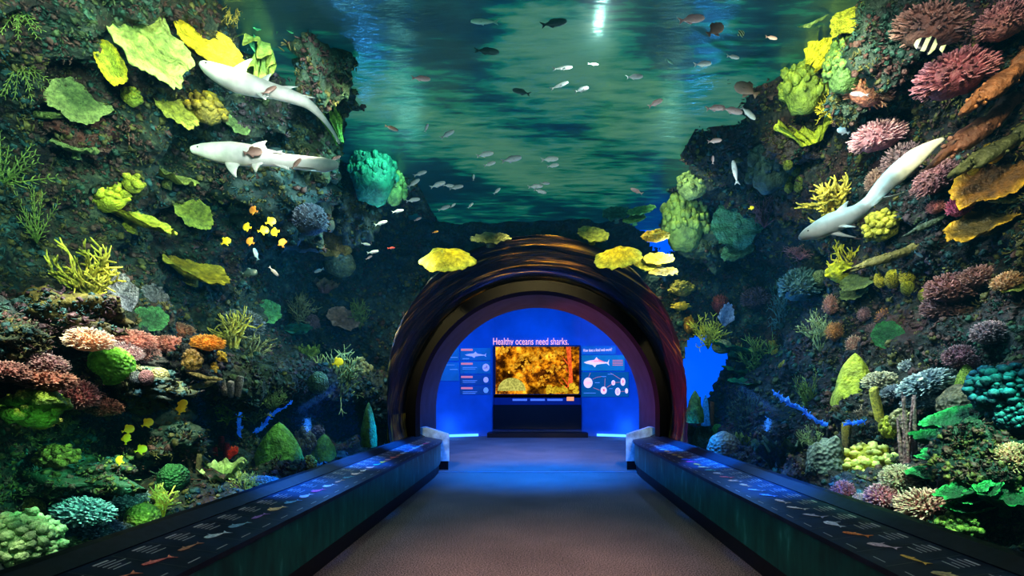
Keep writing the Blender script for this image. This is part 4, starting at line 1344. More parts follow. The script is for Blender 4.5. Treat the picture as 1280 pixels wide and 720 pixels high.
# ------------------------------------------------------------------ sharks
def shark(name, label, spine, fins, Y, tailh):
    """spine: (px, py, radius px, dY); one continuous body, fins grown out of it"""
    pts = [P(a, b, Y + d) for a, b, c, d in spine]
    rad = [c * Y / F for a, b, c, d in spine]
    root = (pts[2] + pts[3]) / 2
    # resample smoothly
    q, rr = [], []
    for i in range(len(pts) - 1):
        p0, p1, p2, p3 = pts[max(0, i - 1)], pts[i], pts[i + 1], pts[min(len(pts) - 1, i + 2)]
        for s in range(5):
            u = s / 5
            q.append(.5 * (2 * p1 + (p2 - p0) * u + (2 * p0 - 5 * p1 + 4 * p2 - p3) * u * u + (3 * p1 - p0 - 3 * p2 + p3) * u ** 3))
            rr.append(rad[i] + (rad[i + 1] - rad[i]) * u)
    q.append(pts[-1]); rr.append(rad[-1])
    mb = MB()
    n = 16
    vs, ts, fs = [], [], []
    K = len(q)
    for i, p in enumerate(q):
        d = (q[min(i + 1, K - 1)] - q[max(0, i - 1)]).normalized()
        t = (CAM - p).normalized()
        up = d.cross(t).normalized()
        if up.z < 0:
            up = -up
        side = up.cross(d).normalized()
        f = i / (K - 1)
        th = 1.0 - .72 * max(0, f - .55) / .45     # tail flattens sideways
        for j in range(n):
            w = 2 * math.pi * j / n
            vs.append(p - root + up * math.cos(w) * rr[i] + side * math.sin(w) * rr[i] * th)
            ts.append(.5 - .5 * math.cos(w))
    for i in range(K - 1):
        for j in range(n):
            fs.append((i * n + j, i * n + (j + 1) % n, (i + 1) * n + (j + 1) % n, (i + 1) * n + j))
    vs += [q[0] - root + (q[0] - q[1]) * .5, q[-1] - root]
    ts += [.5, .5]
    for j in range(n):
        fs.append(((j + 1) % n, j, K * n))
        fs.append(((K - 1) * n + j, (K - 1) * n + (j + 1) % n, K * n + 1))
    mb.add(vs, fs, ts)
    for (a, b, c, dz, thick) in fins:       # root points a,b and tip c in px; dz = depth of the tip
        A, B, T = P(a[0], a[1], Y) - root, P(b[0], b[1], Y) - root, P(c[0], c[1], Y + dz) - root
        m, k = 7, 10
        vs, ts, fs = [], [], []
        for i in range(m + 1):
            u = i / m
            tip2 = T + (B - A) * .12
            s0 = A.lerp(T, u) + (A - B) * .10 * math.sin(u * math.pi)
            s1 = B.lerp(tip2, u) + (A - B) * .12 * math.sin(u * math.pi)
            ch = s1 - s0
            nrm = ch.cross(T - A)
            nrm = nrm.normalized() if nrm.length > 1e-9 else Vector((0, 1, 0))
            for j in range(k):
                w = 2 * math.pi * j / k
                vs.append(s0 + ch * (.5 - .5 * math.cos(w)) + nrm * math.sin(w) * thick * (1 - u * .8))
                ts.append(.55 + .45 * u)
        for i in range(m):
            for j in range(k):
                fs.append((i * k + j, i * k + (j + 1) % k, (i + 1) * k + (j + 1) % k, (i + 1) * k + j))
        fs.append(tuple(m * k + j for j in range(k)))
        mb.add(vs, fs, ts)
    o = mb.build(name, M_shark)
    o.location = root
    tag(o, label, 'shark')
    # eyes
    i = 5
    d = (q[i + 1] - q[i - 1]).normalized()
    t = (CAM - q[i]).normalized()
    up = d.cross(t).normalized()
    if up.z < 0:
        up = -up
    e = MB()
    e.ball(q[i] + up * rr[i] * .45 + up.cross(d).normalized() * rr[i] * .86 * (1 if up.cross(d).dot(t) > 0 else -1) - root, rr[i] * .13, 10, 8)
    e.build('eye', mat_plain('eye_black', (.02, .02, .02), .2), o)
    return o


M_shark = bpy.data.materials.new('shark_skin')
nt, out = nodes(M_shark)
at = N(nt, 'ShaderNodeAttribute', attribute_name='tip')
c = mixc(nt, at.outputs['Fac'], (.8, .76, .7), (.9, .86, .8))
tc = N(nt, 'ShaderNodeTexCoord')
nz = N(nt, 'ShaderNodeTexNoise', Scale=9.0, Detail=4.0)
nt.links.new(tc.outputs['Object'], nz.inputs['Vector'])
rp = ramp(nt, [(.35, (.72, .74, .72)), (.6, (1, 1, 1))])
nt.links.new(nz.outputs['Fac'], rp.inputs['Fac'])
c = mixc(nt, 1.0, c, rp.outputs['Color'], 'MULTIPLY')
bs = N(nt, 'ShaderNodeBsdfPrincipled', Roughness=.5)
nt.links.new(c, bs.inputs['Base Color'])
nt.links.new(bs.outputs['BSDF'], out.inputs['Surface'])

shark('shark', 'pale shark swimming left, lower of the two at upper left, seen from below',
      [(240, 187, 4, 0), (252, 188, 8, 0), (268, 190, 11.5, 0), (290, 192, 14, 0), (312, 194, 13, 0), (335, 197, 10, .05), (358, 201, 8.5, .1), (382, 204, 9, .15), (405, 206, 9, .15), (420, 206, 5, .15), (423, 206, 1.5, .15)],
      [((280, 202), (302, 203), (293, 221), -.12, .018), ((312, 182), (334, 186), (331, 176), .05, .012), ((314, 202), (330, 204), (319, 215), -.05, .012), ((340, 191), (354, 193), (352, 188), 0, .01), ((340, 205), (362, 208), (362, 213), 0, .01), ((368, 209), (396, 212), (398, 214), .1, .01)], 4.4, 1)
shark('shark', 'mirror image of the lower pale shark, wavy tail slanting down right, upper left',  # reflection of the lower shark in the water surface, built as a solid body
      [(252, 80, 4, 0), (262, 86, 9, 0), (276, 93, 12, 0), (296, 101, 14, 0), (318, 108, 12, 0), (342, 114, 9, 0), (365, 121, 8, 0), (385, 130, 6, 0), (402, 146, 3.5, 0), (415, 163, 2.2, 0), (425, 180, 1, 0)],
      [((285, 90), (308, 98), (313, 73), 0, .016), ((322, 102), (336, 106), (338, 92), 0, .012), ((318, 114), (340, 120), (330, 124), -.1, .012), ((366, 116), (384, 124), (394, 122), 0, .012), ((345, 108), (362, 114), (370, 108), 0, .01)], 4.0, 1)
shark('shark', 'pale shark diving down to the left in front of the right reef, tail raised',
      [(1000, 298, 3, 0), (1008, 293, 7, 0), (1021, 288, 11, 0), (1038, 280, 13, 0), (1057, 272, 12, 0), (1073, 264, 9.5, .05), (1088, 251, 8, .1), (1103, 234, 10.5, .15), (1122, 216, 13, .2), (1145, 196, 12, .2), (1166, 181, 6, .2), (1180, 173, 1.5, .2)],
      [((1038, 272), (1062, 264), (1058, 252), 0, .014), ((1064, 262), (1078, 254), (1074, 256), 0, .01), ((1030, 283), (1052, 278), (1068, 284), -.12, .016), ((1026, 291), (1046, 287), (1068, 297), -.05, .016), ((1090, 258), (1104, 246), (1132, 240), .2, .01)], 3.9, 1)

# ------------------------------------------------------------------ floor, rails
M_floor = bpy.data.materials.new('carpet')
nt, out = nodes(M_floor)
L = nt.links.new
tc = N(nt, 'ShaderNodeTexCoord')
n1 = N(nt, 'ShaderNodeTexNoise', Scale=85.0, Detail=4.0)
n2 = N(nt, 'ShaderNodeTexNoise', Scale=1.2, Detail=3.0)
for n in (n1, n2):
    L(tc.outputs['Object'], n.inputs['Vector'])
rp = ramp(nt, [(.40, (.045, .036, .037)), (.60, (.36, .26, .25))])
L(n1.outputs['Fac'], rp.inputs['Fac'])
r2 = ramp(nt, [(.3, (.8, .8, .8)), (.7, (1.15, 1.12, 1.1))])
L(n2.outputs['Fac'], r2.inputs['Fac'])
c = mixc(nt, 1.0, rp.outputs['Color'], r2.outputs['Color'], 'MULTIPLY')
bs = N(nt, 'ShaderNodeBsdfPrincipled', Roughness=.95)
L(c, bs.inputs['Base Color'])
bp = N(nt, 'ShaderNodeBump', Strength=.5, Distance=.01)
L(n1.outputs['Fac'], bp.inputs['Height'])
L(bp.outputs['Normal'], bs.inputs['Normal'])
L(bs.outputs['BSDF'], out.inputs['Surface'])
mb = MB()
mb.box((-5, -2, -.1), (5, 19.5, 0))
struct(mb, 'floor', M_floor, False)
mb = MB()
mb.box((-2.4, 9.86, 0), (2.4, 9.92, .006))
struct(mb, 'trim_1', mat_plain('floor_strip', (.25, .3, .4), .4, metal=.6), False)

M_black = mat_plain('black_laminate', (.010, .012, .018), .45, noise_scale=20, spec=.2)
M_panel = mat_plain('graphic_panel_black', (.022, .032, .06), .4, noise_scale=6, spec=.2)
M_toe = mat_plain('toe_kick', (.006, .006, .008), .5, noise_scale=10)
M_face = bpy.data.materials.new('reef_lit_panel')
nt, out = nodes(M_face)
L = nt.links.new
tc = N(nt, 'ShaderNodeTexCoord')
mp = N(nt, 'ShaderNodeMapping')
mp.inputs['Scale'].default_value = (3, 3, 1.0)
L(tc.outputs['Object'], mp.inputs['Vector'])
nz = N(nt, 'ShaderNodeTexNoise', Scale=3.0, Detail=6.0)
L(mp.outputs['Vector'], nz.inputs['Vector'])
rp = ramp(nt, [(.35, (.003, .09, .075)), (.62, (.006, .17, .14)), (.76, (.08, .4, .34))])  # green reef light and water reflections put into the panel colour
L(nz.outputs['Fac'], rp.inputs['Fac'])
bs = N(nt, 'ShaderNodeBsdfPrincipled', Roughness=.35)
bs.inputs['Specular IOR Level'].default_value = .2
L(rp.outputs['Color'], bs.inputs['Base Color'])
L(bs.outputs['BSDF'], out.inputs['Surface'])
M_text = mat_plain('caption_ink', (.5, .5, .5), .6, (.4, .4, .42), .12)
M_line = mat_plain('divider_ink', (.12, .12, .13), .5)

# profile of the rail in (distance from axis, height)
PB, PF, PT, PC = (1.83, .0), (1.83, .60), (2.22, .655), (2.40, .735)
RY0, RY1 = -1.2, 10.2


def ext(mb, prof, s, y0, y1, segs=24):
    n = len(prof)
    vs, fs = [], []
    for i in range(segs + 1):
        y = y0 + (y1 - y0) * i / segs
        fl = max(0, y - 9.2)
        for x, z in prof:
            vs.append((s * (x + .10 * fl * fl * (1 if x < 2.2 else .2)), y, z))
    for i in range(segs):
        for j in range(n):
            j2 = (j + 1) % n
            q = (i * n + j, i * n + j2, (i + 1) * n + j2, (i + 1) * n + j)
            fs.append(q if s < 0 else q[::-1])
    e = tuple(range(n))
    fs += [e[::-1] if s < 0 else e, tuple(segs * n + k for k in (e if s < 0 else e[::-1]))]
    mb.add(vs, fs)


FISHCOL_L = ['(.02,.35,.28)', '(.75,.35,.02)', '(.6,.2,.12)', '(.65,.16,.14)', '(.5,.22,.13)', '(.45,.5,.55)', '(.2,.35,.5)', '(.3,.16,.45)', '(.75,.5,.25)', '(.12,.35,.6)', '(.45,.5,.65)', '(.7,.06,.25)', '(.6,.5,.5)', '(.6,.35,.25)', '(.15,.4,.5)', '(.65,.5,.42)', '(.55,.55,.6)', '(.5,.3,.3)']
FISHCOL_R = ['(.75,.3,.03)', '(.7,.06,.3)', '(.03,.1,.6)', '(.5,.36,.18)', '(.75,.42,.1)', '(.5,.34,.42)', '(.8,.22,.05)', '(.5,.5,.62)', '(.42,.4,.55)', '(.6,.55,.6)', '(.65,.58,.62)', '(.12,.3,.6)', '(.35,.4,.6)', '(.6,.3,.15)', '(.65,.5,.45)', '(.7,.08,.1)', '(.5,.5,.6)', '(.1,.4,.4)', '(.75,.45,.2)']


def fish_outline(k):
    r = random.Random(k)
    h = r.uniform(.18, .42)
    up, lo = [], []
    for i in range(9):
        t = i / 8
        w = h * .5 * math.sin(math.pi * min(1, .08 + t * .9)) ** .7 * (1 - .55 * t)
        up.append((.5 - .78 * t, w))
        lo.append((.5 - .78 * t, -w))
    tail = r.uniform(.1, .2)
    up.insert(4, (.12, h * (.62 + .3 * r.random())))
    return up + [(-.5, tail), (-.42, 0), (-.5, -tail)] + lo[::-1]


def rail(s, label, cols):
    root = empty('information_rail', (0, 0, 0), label, 'information rail')
    mb = MB(); ext(mb, [(1.86, 0), (1.86, .17), (2.36, .17), (2.36, 0)], s, RY0, RY1); mb.build('toe_kick', M_toe, root, False)
    mb = MB(); ext(mb, [(1.83, .17), (1.83, .585), (2.36, .64), (2.36, .17)], s, RY0, RY1); mb.build('front_panel', M_face, root, False)
    mb = MB(); ext(mb, [(1.80, .565), (1.80, .598), (2.23, .662), (2.23, .62)], s, RY0, RY1); g = mb.build('graphic_panel', M_panel, root, False)
    mb = MB(); ext(mb, [(2.225, .60), (2.225, .668), (2.33, .715), (2.40, .715), (2.40, .40)], s, RY0, RY1); mb.build('back_curb', M_black, root, False)
    n = Vector((-s * .148, 0, .989)).normalized()
    a = Vector((s * .989, 0, .148)).normalized()         # up the slope, away from the visitor

    def on(u, y, lift):     # u 0..1 from front edge to back edge
        fl = max(0, y - 9.2)
        return Vector((s * (1.80 + .43 * u + .10 * fl * fl), y, .598 + .064 * u)) + n * lift
    i = 0
    y = 1.72 if s > 0 else 1.95
    while y < 9.3:
        k = i % len(cols)
        c = eval(cols[k])
        ln = .17
        ctr = (.44, y)
        ang = .25 if s < 0 else -.5
        if i % 3 == 1:
            ang *= .3
        pts = []
        for (q, w) in fish_outline(i * 7 + (0 if s < 0 else 3)):
            dx, dy = q * ln, w * ln * 1.1
            # head toward the far end; across the slope in panel space
            yy = dx * math.cos(ang) - dy * math.sin(ang)
            uu = (dx * math.sin(ang) + dy * math.cos(ang)) / .43
            pts.append(on(.44 + uu, y + (yy if s > 0 else -yy), .003))
        mb = MB(); mb.poly(pts, i % 2 * .5, n * .002)
        fo = mb.build('fish_picture', mat_coral(c, tuple(min(1, q * 1.3) for q in c), 60, .0, .4, .12), g, False)
        mb = MB()
        for r_ in range(5):
            u0 = .90 - r_ * .06
            wd = .09 if r_ < 1 else .10 + .03 * ((i * 3 + r_) % 3) - .02
            off = -.02
            ya, yb = y + .09 + off, y + .09 + off + wd
            th = .028 if r_ == 0 else .014
            mb.add([on(u0, ya, .003), on(u0, yb, .003), on(u0 - th, yb, .003), on(u0 - th, ya, .003)], [(0, 1, 2, 3), (3, 2, 1, 0)])
        mb.add([on(.12, y + .02, .003), on(.12, y + .12, .003), on(.105, y + .12, .003), on(.105, y + .02, .003)], [(0, 1, 2, 3), (3, 2, 1, 0)])
        mb.build('caption', M_text, g, False)
        yl = y + .215
        div = MB(); div.add([on(.04, yl, .002), on(.96, yl, .002), on(.96, yl + .006, .002), on(.04, yl + .006, .002)], [(0, 1, 2, 3), (3, 2, 1, 0)]); div.build('divider_line', M_line, g, False)
        i += 1
        y += .245
    return root


rail(-1, 'long low black display rail with fish pictures along the left glass', FISHCOL_L)
rail(1, 'long low black display rail with fish pictures along the right glass', FISHCOL_R)
M_post = mat_plain('pale_blue_post', (.45, .6, .75), .5, noise_scale=6, amt=.35)
for s, t in ((-1, 'pale blue end block with a sloped top at the far end of the left rail'), (1, 'pale blue end block with a sloped top at the far end of the right rail')):
    mb = MB(); ext(mb, [(1.66, .17), (1.66, .70), (2.10, .84), (2.40, .84), (2.40, .17)], s, 10.2, 10.55, 2)
    o = empty('end_block', (0, 0, 0), t, 'post')
    mb.build('block_top', M_post, o, False)
    mb = MB(); ext(mb, [(1.68, 0), (1.68, .17), (2.38, .17), (2.38, 0)], s, 10.2, 10.5, 2)
    mb.build('block_base', M_toe, o, False)

# ------------------------------------------------------------------ arch: glass, frame ring, passage
M_glass = bpy.data.materials.new('acrylic')
nt, out = nodes(M_glass)
L = nt.links.new
tr = N(nt, 'ShaderNodeBsdfTransparent')
tr.inputs['Color'].default_value = (.97, .99, .99, 1)
gl = N(nt, 'ShaderNodeBsdfGlossy', Roughness=.04)
fr = N(nt, 'ShaderNodeFresnel', IOR=1.10)
mx = N(nt, 'ShaderNodeMixShader')
L(fr.outputs[0], mx.inputs[0]); L(tr.outputs[0], mx.inputs[1]); L(gl.outputs[0], mx.inputs[2])
L(mx.outputs[0], out.inputs['Surface'])


def arch_pts(R, n=96, z0=.66):
    a0 = math.asin((z0 - ZC) / R)
    return [(math.cos(a0 + (math.pi - 2 * a0) * i / n) * R, ZC + math.sin(a0 + (math.pi - 2 * a0) * i / n) * R) for i in range(n + 1)]


mb = MB()
ap = arch_pts(RG)
vs = [(x, y, z) for y in (-1.5, YE) for x, z in ap]
n = len(ap)
mb.add(vs, [(i, i + 1, n + i + 1, n + i) for i in range(n - 1)])
struct(mb, 'window_1', M_glass)


def ring(mb, pa, ya, pb, yb):
    n = len(pa)
    mb.add([(x, ya, z) for x, z in pa] + [(x, yb, z) for x, z in pb], [(i, i + 1, n + i + 1, n + i) for i in range(n - 1)])


def full_arch(R, n=96):
    return [(R, 0)] + [(math.cos(math.pi * i / n) * R, ZC + math.sin(math.pi * i / n) * R) for i in range(n + 1)] + [(-R, 0)]


M_ring = mat_plain('black_arch_frame', (.002, .002, .003), .6, noise_scale=8, spec=.15)
mb = MB()
ring(mb, full_arch(2.5), YE - .16, full_arch(2.30), YE - .16)
ring(mb, full_arch(2.30), YE - .16, full_arch(2.28), YE + .12)
ring(mb, full_arch(2.5), YE - .16, full_arch(2.5), YE + .12)
ring(mb, full_arch(2.5), YE + .12, full_arch(2.28), YE + .12)
tag(mb.build('arch_frame', M_ring), 'black arch frame at the far mouth of the glass tunnel', 'arch')
M_lin = mat_plain('passage_lining', (.05, .05, .075), .5, noise_scale=3)
mb = MB()
ring(mb, full_arch(2.33), YE + .1, full_arch(2.36), 11.9)
ring(mb, full_arch(2.36), 11.9, [(x * 1.9, z * 2.1) for x, z in full_arch(2.36)], 11.95)
struct(mb, 'wall_passage', M_lin)

# ------------------------------------------------------------------ far room
M_wall = mat_plain('blue_painted_wall', (.10, .22, .55), .6, noise_scale=1.2, amt=.12)
WY = 18.5
WING = [(-5.0, 17.0), (-1.56, WY), (1.56, WY), (5.0, 17.0)]
mb = MB()
for (x0, y0), (x1, y1) in zip(WING[:-1], WING[1:]):
    mb.add([(x0, y0, 0), (x1, y1, 0), (x1, y1, 5.4), (x0, y0, 5.4)], [(0, 1, 2, 3)])
    mb.add([(x0, y0 + .1, 0), (x1, y1 + .1, 0), (x1, y1 + .1, 5.4), (x0, y0 + .1, 5.4)], [(3, 2, 1, 0)])
struct(mb, 'wall_end', M_wall, False)
mb = MB()
mb.box((-5.1, 11.95, 0), (-5.0, 17.2, 5.4)); mb.box((5.0, 11.95, 0), (5.1, 17.2, 5.4))
struct(mb, 'wall_side', M_wall, False)
mb = MB(); mb.box((-5.1, 11.95, 5.4), (5.1, 18.7, 5.5))
struct(mb, 'ceiling', mat_plain('dark_ceiling', (.03, .04, .07), .8), False)
M_strip = mat_plain('lit_strip', (.2, .5, 1), .5, (.12, .4, 1.0), 1.5)
for s, nm in ((-1, 'baseboard_left'), (1, 'baseboard_right')):
    mb = MB()
    a, b = Vector((s * 3.25, 17.70, .02)), Vector((s * 2.1, 18.2, .02))
    up = Vector((0, 0, .09)); off = Vector((0, -.05, 0))
    mb.add([a + off, b + off, b + off + up, a + off + up], [(0, 1, 2, 3), (3, 2, 1, 0)])
    struct(mb, nm, M_strip, False)

# display in the middle of the end wall
K = WY / F


def W(px, py, d=0.0):
    return Vector(((px - VX) * K, WY - d, EYE + (VY - py) * K))


def quad(mb, x0, y0, x1, y1, d, t=0.0, th=.02):
    a, b = W(x0, y1, d), W(x1, y0, d)
    mb.box((a.x, WY - d - th, a.z), (b.x, WY - d, b.z), t)


M_screen = bpy.data.materials.new('reef_picture')
nt, out = nodes(M_screen)
L = nt.links.new
tc = N(nt, 'ShaderNodeTexCoord')
n1 = N(nt, 'ShaderNodeTexNoise', Scale=2.2, Detail=9.0, Roughness=.72)
n2 = N(nt, 'ShaderNodeTexNoise', Scale=1.1, Detail=4.0)
L(tc.outputs['Object'], n1.inputs['Vector'])
L(tc.outputs['Object'], n2.inputs['Vector'])
rp = ramp(nt, [(.36, (.02, .008, .004)), (.47, (.12, .04, .005)), (.55, (.6, .25, .01)), (.66, (1.0, .62, .05))])
L(n1.outputs['Fac'], rp.inputs['Fac'])
r2 = ramp(nt, [(.42, (.35, .35, .3)), (.6, (1.3, 1.1, 1))])
L(n2.outputs['Fac'], r2.inputs['Fac'])
c = mixc(nt, 1.0, rp.outputs['Color'], r2.outputs['Color'], 'MULTIPLY')
em = N(nt, 'ShaderNodeEmission', Strength=1.15)
L(c, em.inputs['Color'])
L(em.outputs[0], out.inputs['Surface'])
disp = empty('display_case', W(671, 535), 'wide lit display case with an orange reef scene on the blue end wall', 'display')


def dpart(mb, name, m, parent=disp, smooth=False):
    M_ = -W(671, 535)
    mb.v = [p + M_ for p in mb.v]
    return mb.build(name, m, parent, smooth)


mb = MB(); quad(mb, 618, 432, 725, 497, .0, 0, .18); dpart(mb, 'frame', mat_plain('case_frame', (.02, .03, .08), .4))
mb = MB(); quad(mb, 620, 434, 723.5, 492.5, .18, 0, .01); scr = dpart(mb, 'screen', M_screen)
mb = MB()
for i in range(1):
    c0 = W(640, 488, .2)
    pts = [(c0.x + math.cos(math.pi * k / 20) * .50, WY - .205, c0.z - .02 + math.sin(math.pi * k / 20) * .47) for k in range(21)]
    mb.poly(pts, .5, (0, .01, 0))
dpart(mb, 'coral_dome', mat_emit((.42,.42,.07), (.7,.66,.2), 1.0), scr)
mb = MB()
pts = [(707, 434), (713, 434), (714, 450), (715, 465), (716, 484), (709, 484), (711, 466), (709, 450)]
mb.poly([W(a, b, .2) for a, b in pts], .2, (0, .01, 0))
for a, b in ((700, 444), (703, 455), (701, 470), (698, 476)):
    mb.poly([W(a, b, .2), W(709, b + 9, .2), W(709, b + 12, .2)], .2, (0, .01, 0))
dpart(mb, 'red_column', mat_emit((.9, .10, .02), (1, .3, .1), 1.1), scr)
mb = MB()
r = random.Random(5)
for k in range(26):
    a, b = r.uniform(683, 721), r.uniform(481, 490)
    c0 = W(a, b, .2)
    mb.poly([(c0.x + math.cos(q * 1.05) * .09 * r.uniform(.6, 1.2), WY - .203, c0.z + math.sin(q * 1.05) * .09) for q in range(6)], r.random(), (0, .006, 0))
tag(dpart(mb, 'yellow_coral', mat_emit((.55, .36, .02), (.9, .6, .05), 1.0), scr), kind='stuff')
mb = MB()
r = random.Random(8)
for a0, b0, a1, b1 in ((684, 462, 708, 458), (662, 470, 682, 440), (652, 474, 660, 446), (672, 478, 690, 466), (688, 450, 702, 440), (664, 452, 676, 437), (640, 462, 652, 444), (626, 440, 640, 436)):
    for q in range(16):
        u = r.random()
        c0 = W(a0 + (a1 - a0) * u + r.gauss(0, 2.2), b0 + (b1 - b0) * u + r.gauss(0, 2.2), .2)
        mb.poly([(c0.x + math.cos(w_ * .9) * .06 * r.uniform(.4, 1.3), WY - .2 - .0003 * q, c0.z + math.sin(w_ * .9) * .06 * r.uniform(.4, 1.3)) for w_ in range(7)], r.random(), (0, .003, 0))
tag(dpart(mb, 'orange_coral', mat_emit((.5, .2, .01), (1, .55, .05), 1.0), scr), kind='stuff')
mb = MB(); quad(mb, 618, 493.5, 725, 506, .06, 0, .12); lab = dpart(mb, 'label_strip', mat_plain('label_strip_blue', (.02, .06, .2), .3))
mb = MB()
for a, b in ((641, 659), (663, 681), (684, 703)):
    quad(mb, a, 498.5, b, 501, .18, .5, .005)
dpart(mb, 'label_text', mat_plain('label_text_blue', (.2, .3, .6), .5, (.15, .25, .8), .5), lab)
mb = MB(); quad(mb, 708, 496, 717, 501, .18, .5, .005); dpart(mb, 'orange_tag', mat_plain('orange_tag', (.8, .3, .1), .5, (1, .35, .1), .9), lab)
mb = MB(); quad(mb, 617, 506, 726, 536, .0, 0, .16); dpart(mb, 'cabinet', mat_plain('black_cabinet', (.004, .004, .006), .5))
mb = MB(); mb.box((-1.75, 17.75, 0), (1.75, 18.49, .16))
tag(mb.build('plinth', mat_plain('plinth_black', (.006, .008, .016), .4), None, False), 'low black plinth under the lit display case', 'plinth')


def text(body, name, loc, size, m, label=None, cat=None, parent=None, rotz=0.0, width=None, align='LEFT'):
    cu = bpy.data.curves.new(name, 'FONT')
    cu.body = body
    cu.size = size
    cu.extrude = .004
    cu.align_x = align
    cu.materials.append(m)
    o = bpy.data.objects.new(name, cu)
    COL.objects.link(o)
    o.location = loc
    o.rotation_euler = (math.pi / 2, 0, rotz)
    if parent:
        o.parent = parent
    if width:
        bpy.context.view_layer.update()
        sx = width / max(o.dimensions.x, 1e-4)
    bpy.context.view_layer.update()
    me = bpy.data.meshes.new_from_object(o.evaluated_get(bpy.context.evaluated_depsgraph_get()))
    q = bpy.data.objects.new(name, me)
    COL.objects.link(q)
    q.location, q.rotation_euler, q.parent = o.location, o.rotation_euler, o.parent
    q.scale.x = sx if width else 1
    bpy.data.objects.remove(o)
    return tag(q, label, cat)


M_pink = mat_plain('pink_lettering', (.9, .5, .45), .6, (1, .42, .36), 1.0)
text('Healthy oceans need sharks.', 'headline', W(616, 431, .04), .36, M_pink, 'pink headline lettering across the wall above the lit display case', 'sign', width=94 * K)


def wing_pt(s, px, py, d=0.03):
    """point on the angled wing wall for a pixel"""
    ux = abs(px - VX) / F
    k = 1.5 / 3.44
    Y = (WY + 1.56 * k) / (1 + ux * k) if ux * WY > 1.56 else WY
    p = P(px, py, Y)
    nrm = Vector((-s * k, -1, 0)).normalized() if ux * WY > 1.56 else Vector((0, -1, 0))
    return p + nrm * d


def wquad(mb, s, x0, y0, x1, y1, d=.02, t=0.0):
    # upright panel of constant world height, measured at its inner edge
    pts = [wing_pt(s, x0, y1, d), wing_pt(s, x1, y1, d), wing_pt(s, x1, y0, d), wing_pt(s, x0, y0, d)]
    mb.poly(pts, t, Vector((0, .012, 0)))


def wpoly(mb, s, pts, d, t=0.0):
    mb.poly([wing_pt(s, a, b, d) for a, b in pts], t, Vector((0, .004, 0)))


M_pan = mat_plain('panel_blue', (.03, .16, .36), .4, (.01, .14, .42), .45, noise_scale=1.5)
M_pan2 = mat_plain('panel_teal', (.02, .24, .34), .4, (.01, .20, .32), .5, noise_scale=1.5)
M_pan3 = mat_plain('panel_dim', (.02, .1, .28), .4, (.01, .08, .3), .4, noise_scale=1.5)
M_bar = mat_plain('salmon_bar', (.7, .25, .25), .5, (.9, .25, .25), .55)
M_lilac = mat_plain('lilac_ink', (.5, .45, .8), .5, (.45, .4, .9), .6)
M_white = mat_plain('pinkwhite_ink', (.85, .7, .8), .5, (.9, .6, .7), .8)
M_redink = mat_plain('red_ink', (.5, .05, .06), .5, (.5, .05, .05), .5)
M_navy = mat_plain('navy_ink', (.01, .01, .08), .5)
M_ink = mat_plain('pale_ink', (.4, .55, .8), .5, (.25, .4, .8), .4)


def ell(cx, cy, a, b, n=18):
    return [(cx + math.cos(2 * math.pi * k / n) * a, cy - math.sin(2 * math.pi * k / n) * b) for k in range(n)]


def sharkpic(cx, cy, w, h, flip):
    o = [(-.5, .05), (-.3, .28), (-.08, .36), (.0, .75), (.08, .34), (.3, .15), (.42, .05), (.5, .45), (.47, 0), (.5, -.4), (.4, -.08), (.2, -.15), (.0, -.25), (-.06, -.6), (-.16, -.28), (-.4, -.12)]
    return [(cx + (-x if flip else x) * w, cy - y * h) for x, y in o]


def panel(s, rect, m, label, extra=()):
    x0, y0, x1, y1 = rect
    root = empty('wall_panel', wing_pt(s, (x0 + x1) / 2, y1), label, 'information panel')

    def part(mb, nm, mm):
        mb.v = [p - root.location for p in mb.v]
        return mb.build(nm, mm, root, False)
    mb = MB(); wquad(mb, s, x0, y0, x1, y1, .02); part(mb, 'board', m)
    for nm, mm, polys in extra:
        mb = MB()
        for pl in polys:
            wpoly(mb, s, pl, .036)
        part(mb, nm, mm)
    return root


def rect(a, b, c, d):
    return [(a, d), (c, d), (c, b), (a, b)]


panel(-1, (553, 435, 573.5, 451), M_pan, 'plain blue panel, upper one at the far left of the end wall', [('text_line', M_ink, [rect(556, 446.5, 572, 447.2)])])
panel(-1, (551, 453, 573.5, 476), M_pan, 'plain blue panel, lower one at the far left of the end wall', [('text_line', M_ink, [rect(562, 461.5, 572, 462.2), rect(555, 456, 568, 456.5)])])
panel(-1, (575, 435, 613, 450.5), M_pan, 'blue panel with a lilac shark picture left of the display, topmost of four',
      [('header_bar', M_bar, [rect(576, 436, 590.5, 438.7)]), ('shark_picture', M_lilac, [sharkpic(594, 444, 27, 6, False)]), ('text_line', M_ink, [rect(578, 448, 586, 449)])])
for y0, y1, t, ic in ((452, 467, 'second from the top of four', True), (468.5, 481, 'third from the top of four', True), (482.5, 493, 'lowest of four', True)):
    panel(-1, (575, y0, 613, y1), M_pan if y0 < 460 else M_pan3, 'blue panel with a salmon bar and round icon left of the display, ' + t,
          [('header_bar', M_bar, [rect(576, y0 + 1.5, 590.5, y0 + 4)]), ('round_icon', M_lilac if y0 < 480 else M_ink, [ell(607, (y0 + y1) / 2, 4.4 if y0 < 460 else 3.2, 4.8 if y0 < 460 else 3.6)])] +
          ([('icon_picture', M_navy, [[(603.8, y0 + 8.5), (607, y0 + 7), (607.6, y0 + 4.3), (609, y0 + 6.3), (610.4, y0 + 8.8)]])] if y0 < 460 else []) + [('text_line', M_ink, [rect(578, y0 + 7, 596, y0 + 7.6), rect(578, y0 + 9, 594, y0 + 9.6)])])
panel(1, (727, 432.5, 770, 443), M_pan, 'small blue title panel right of the display')
text('How does a food web work?', 'headline', wing_pt(1, 729.5, 440, .05), .16, M_white, 'small pink question lettering on the blue title panel', 'sign', rotz=-math.atan(1.5 / 3.44), width=36.5 * K)
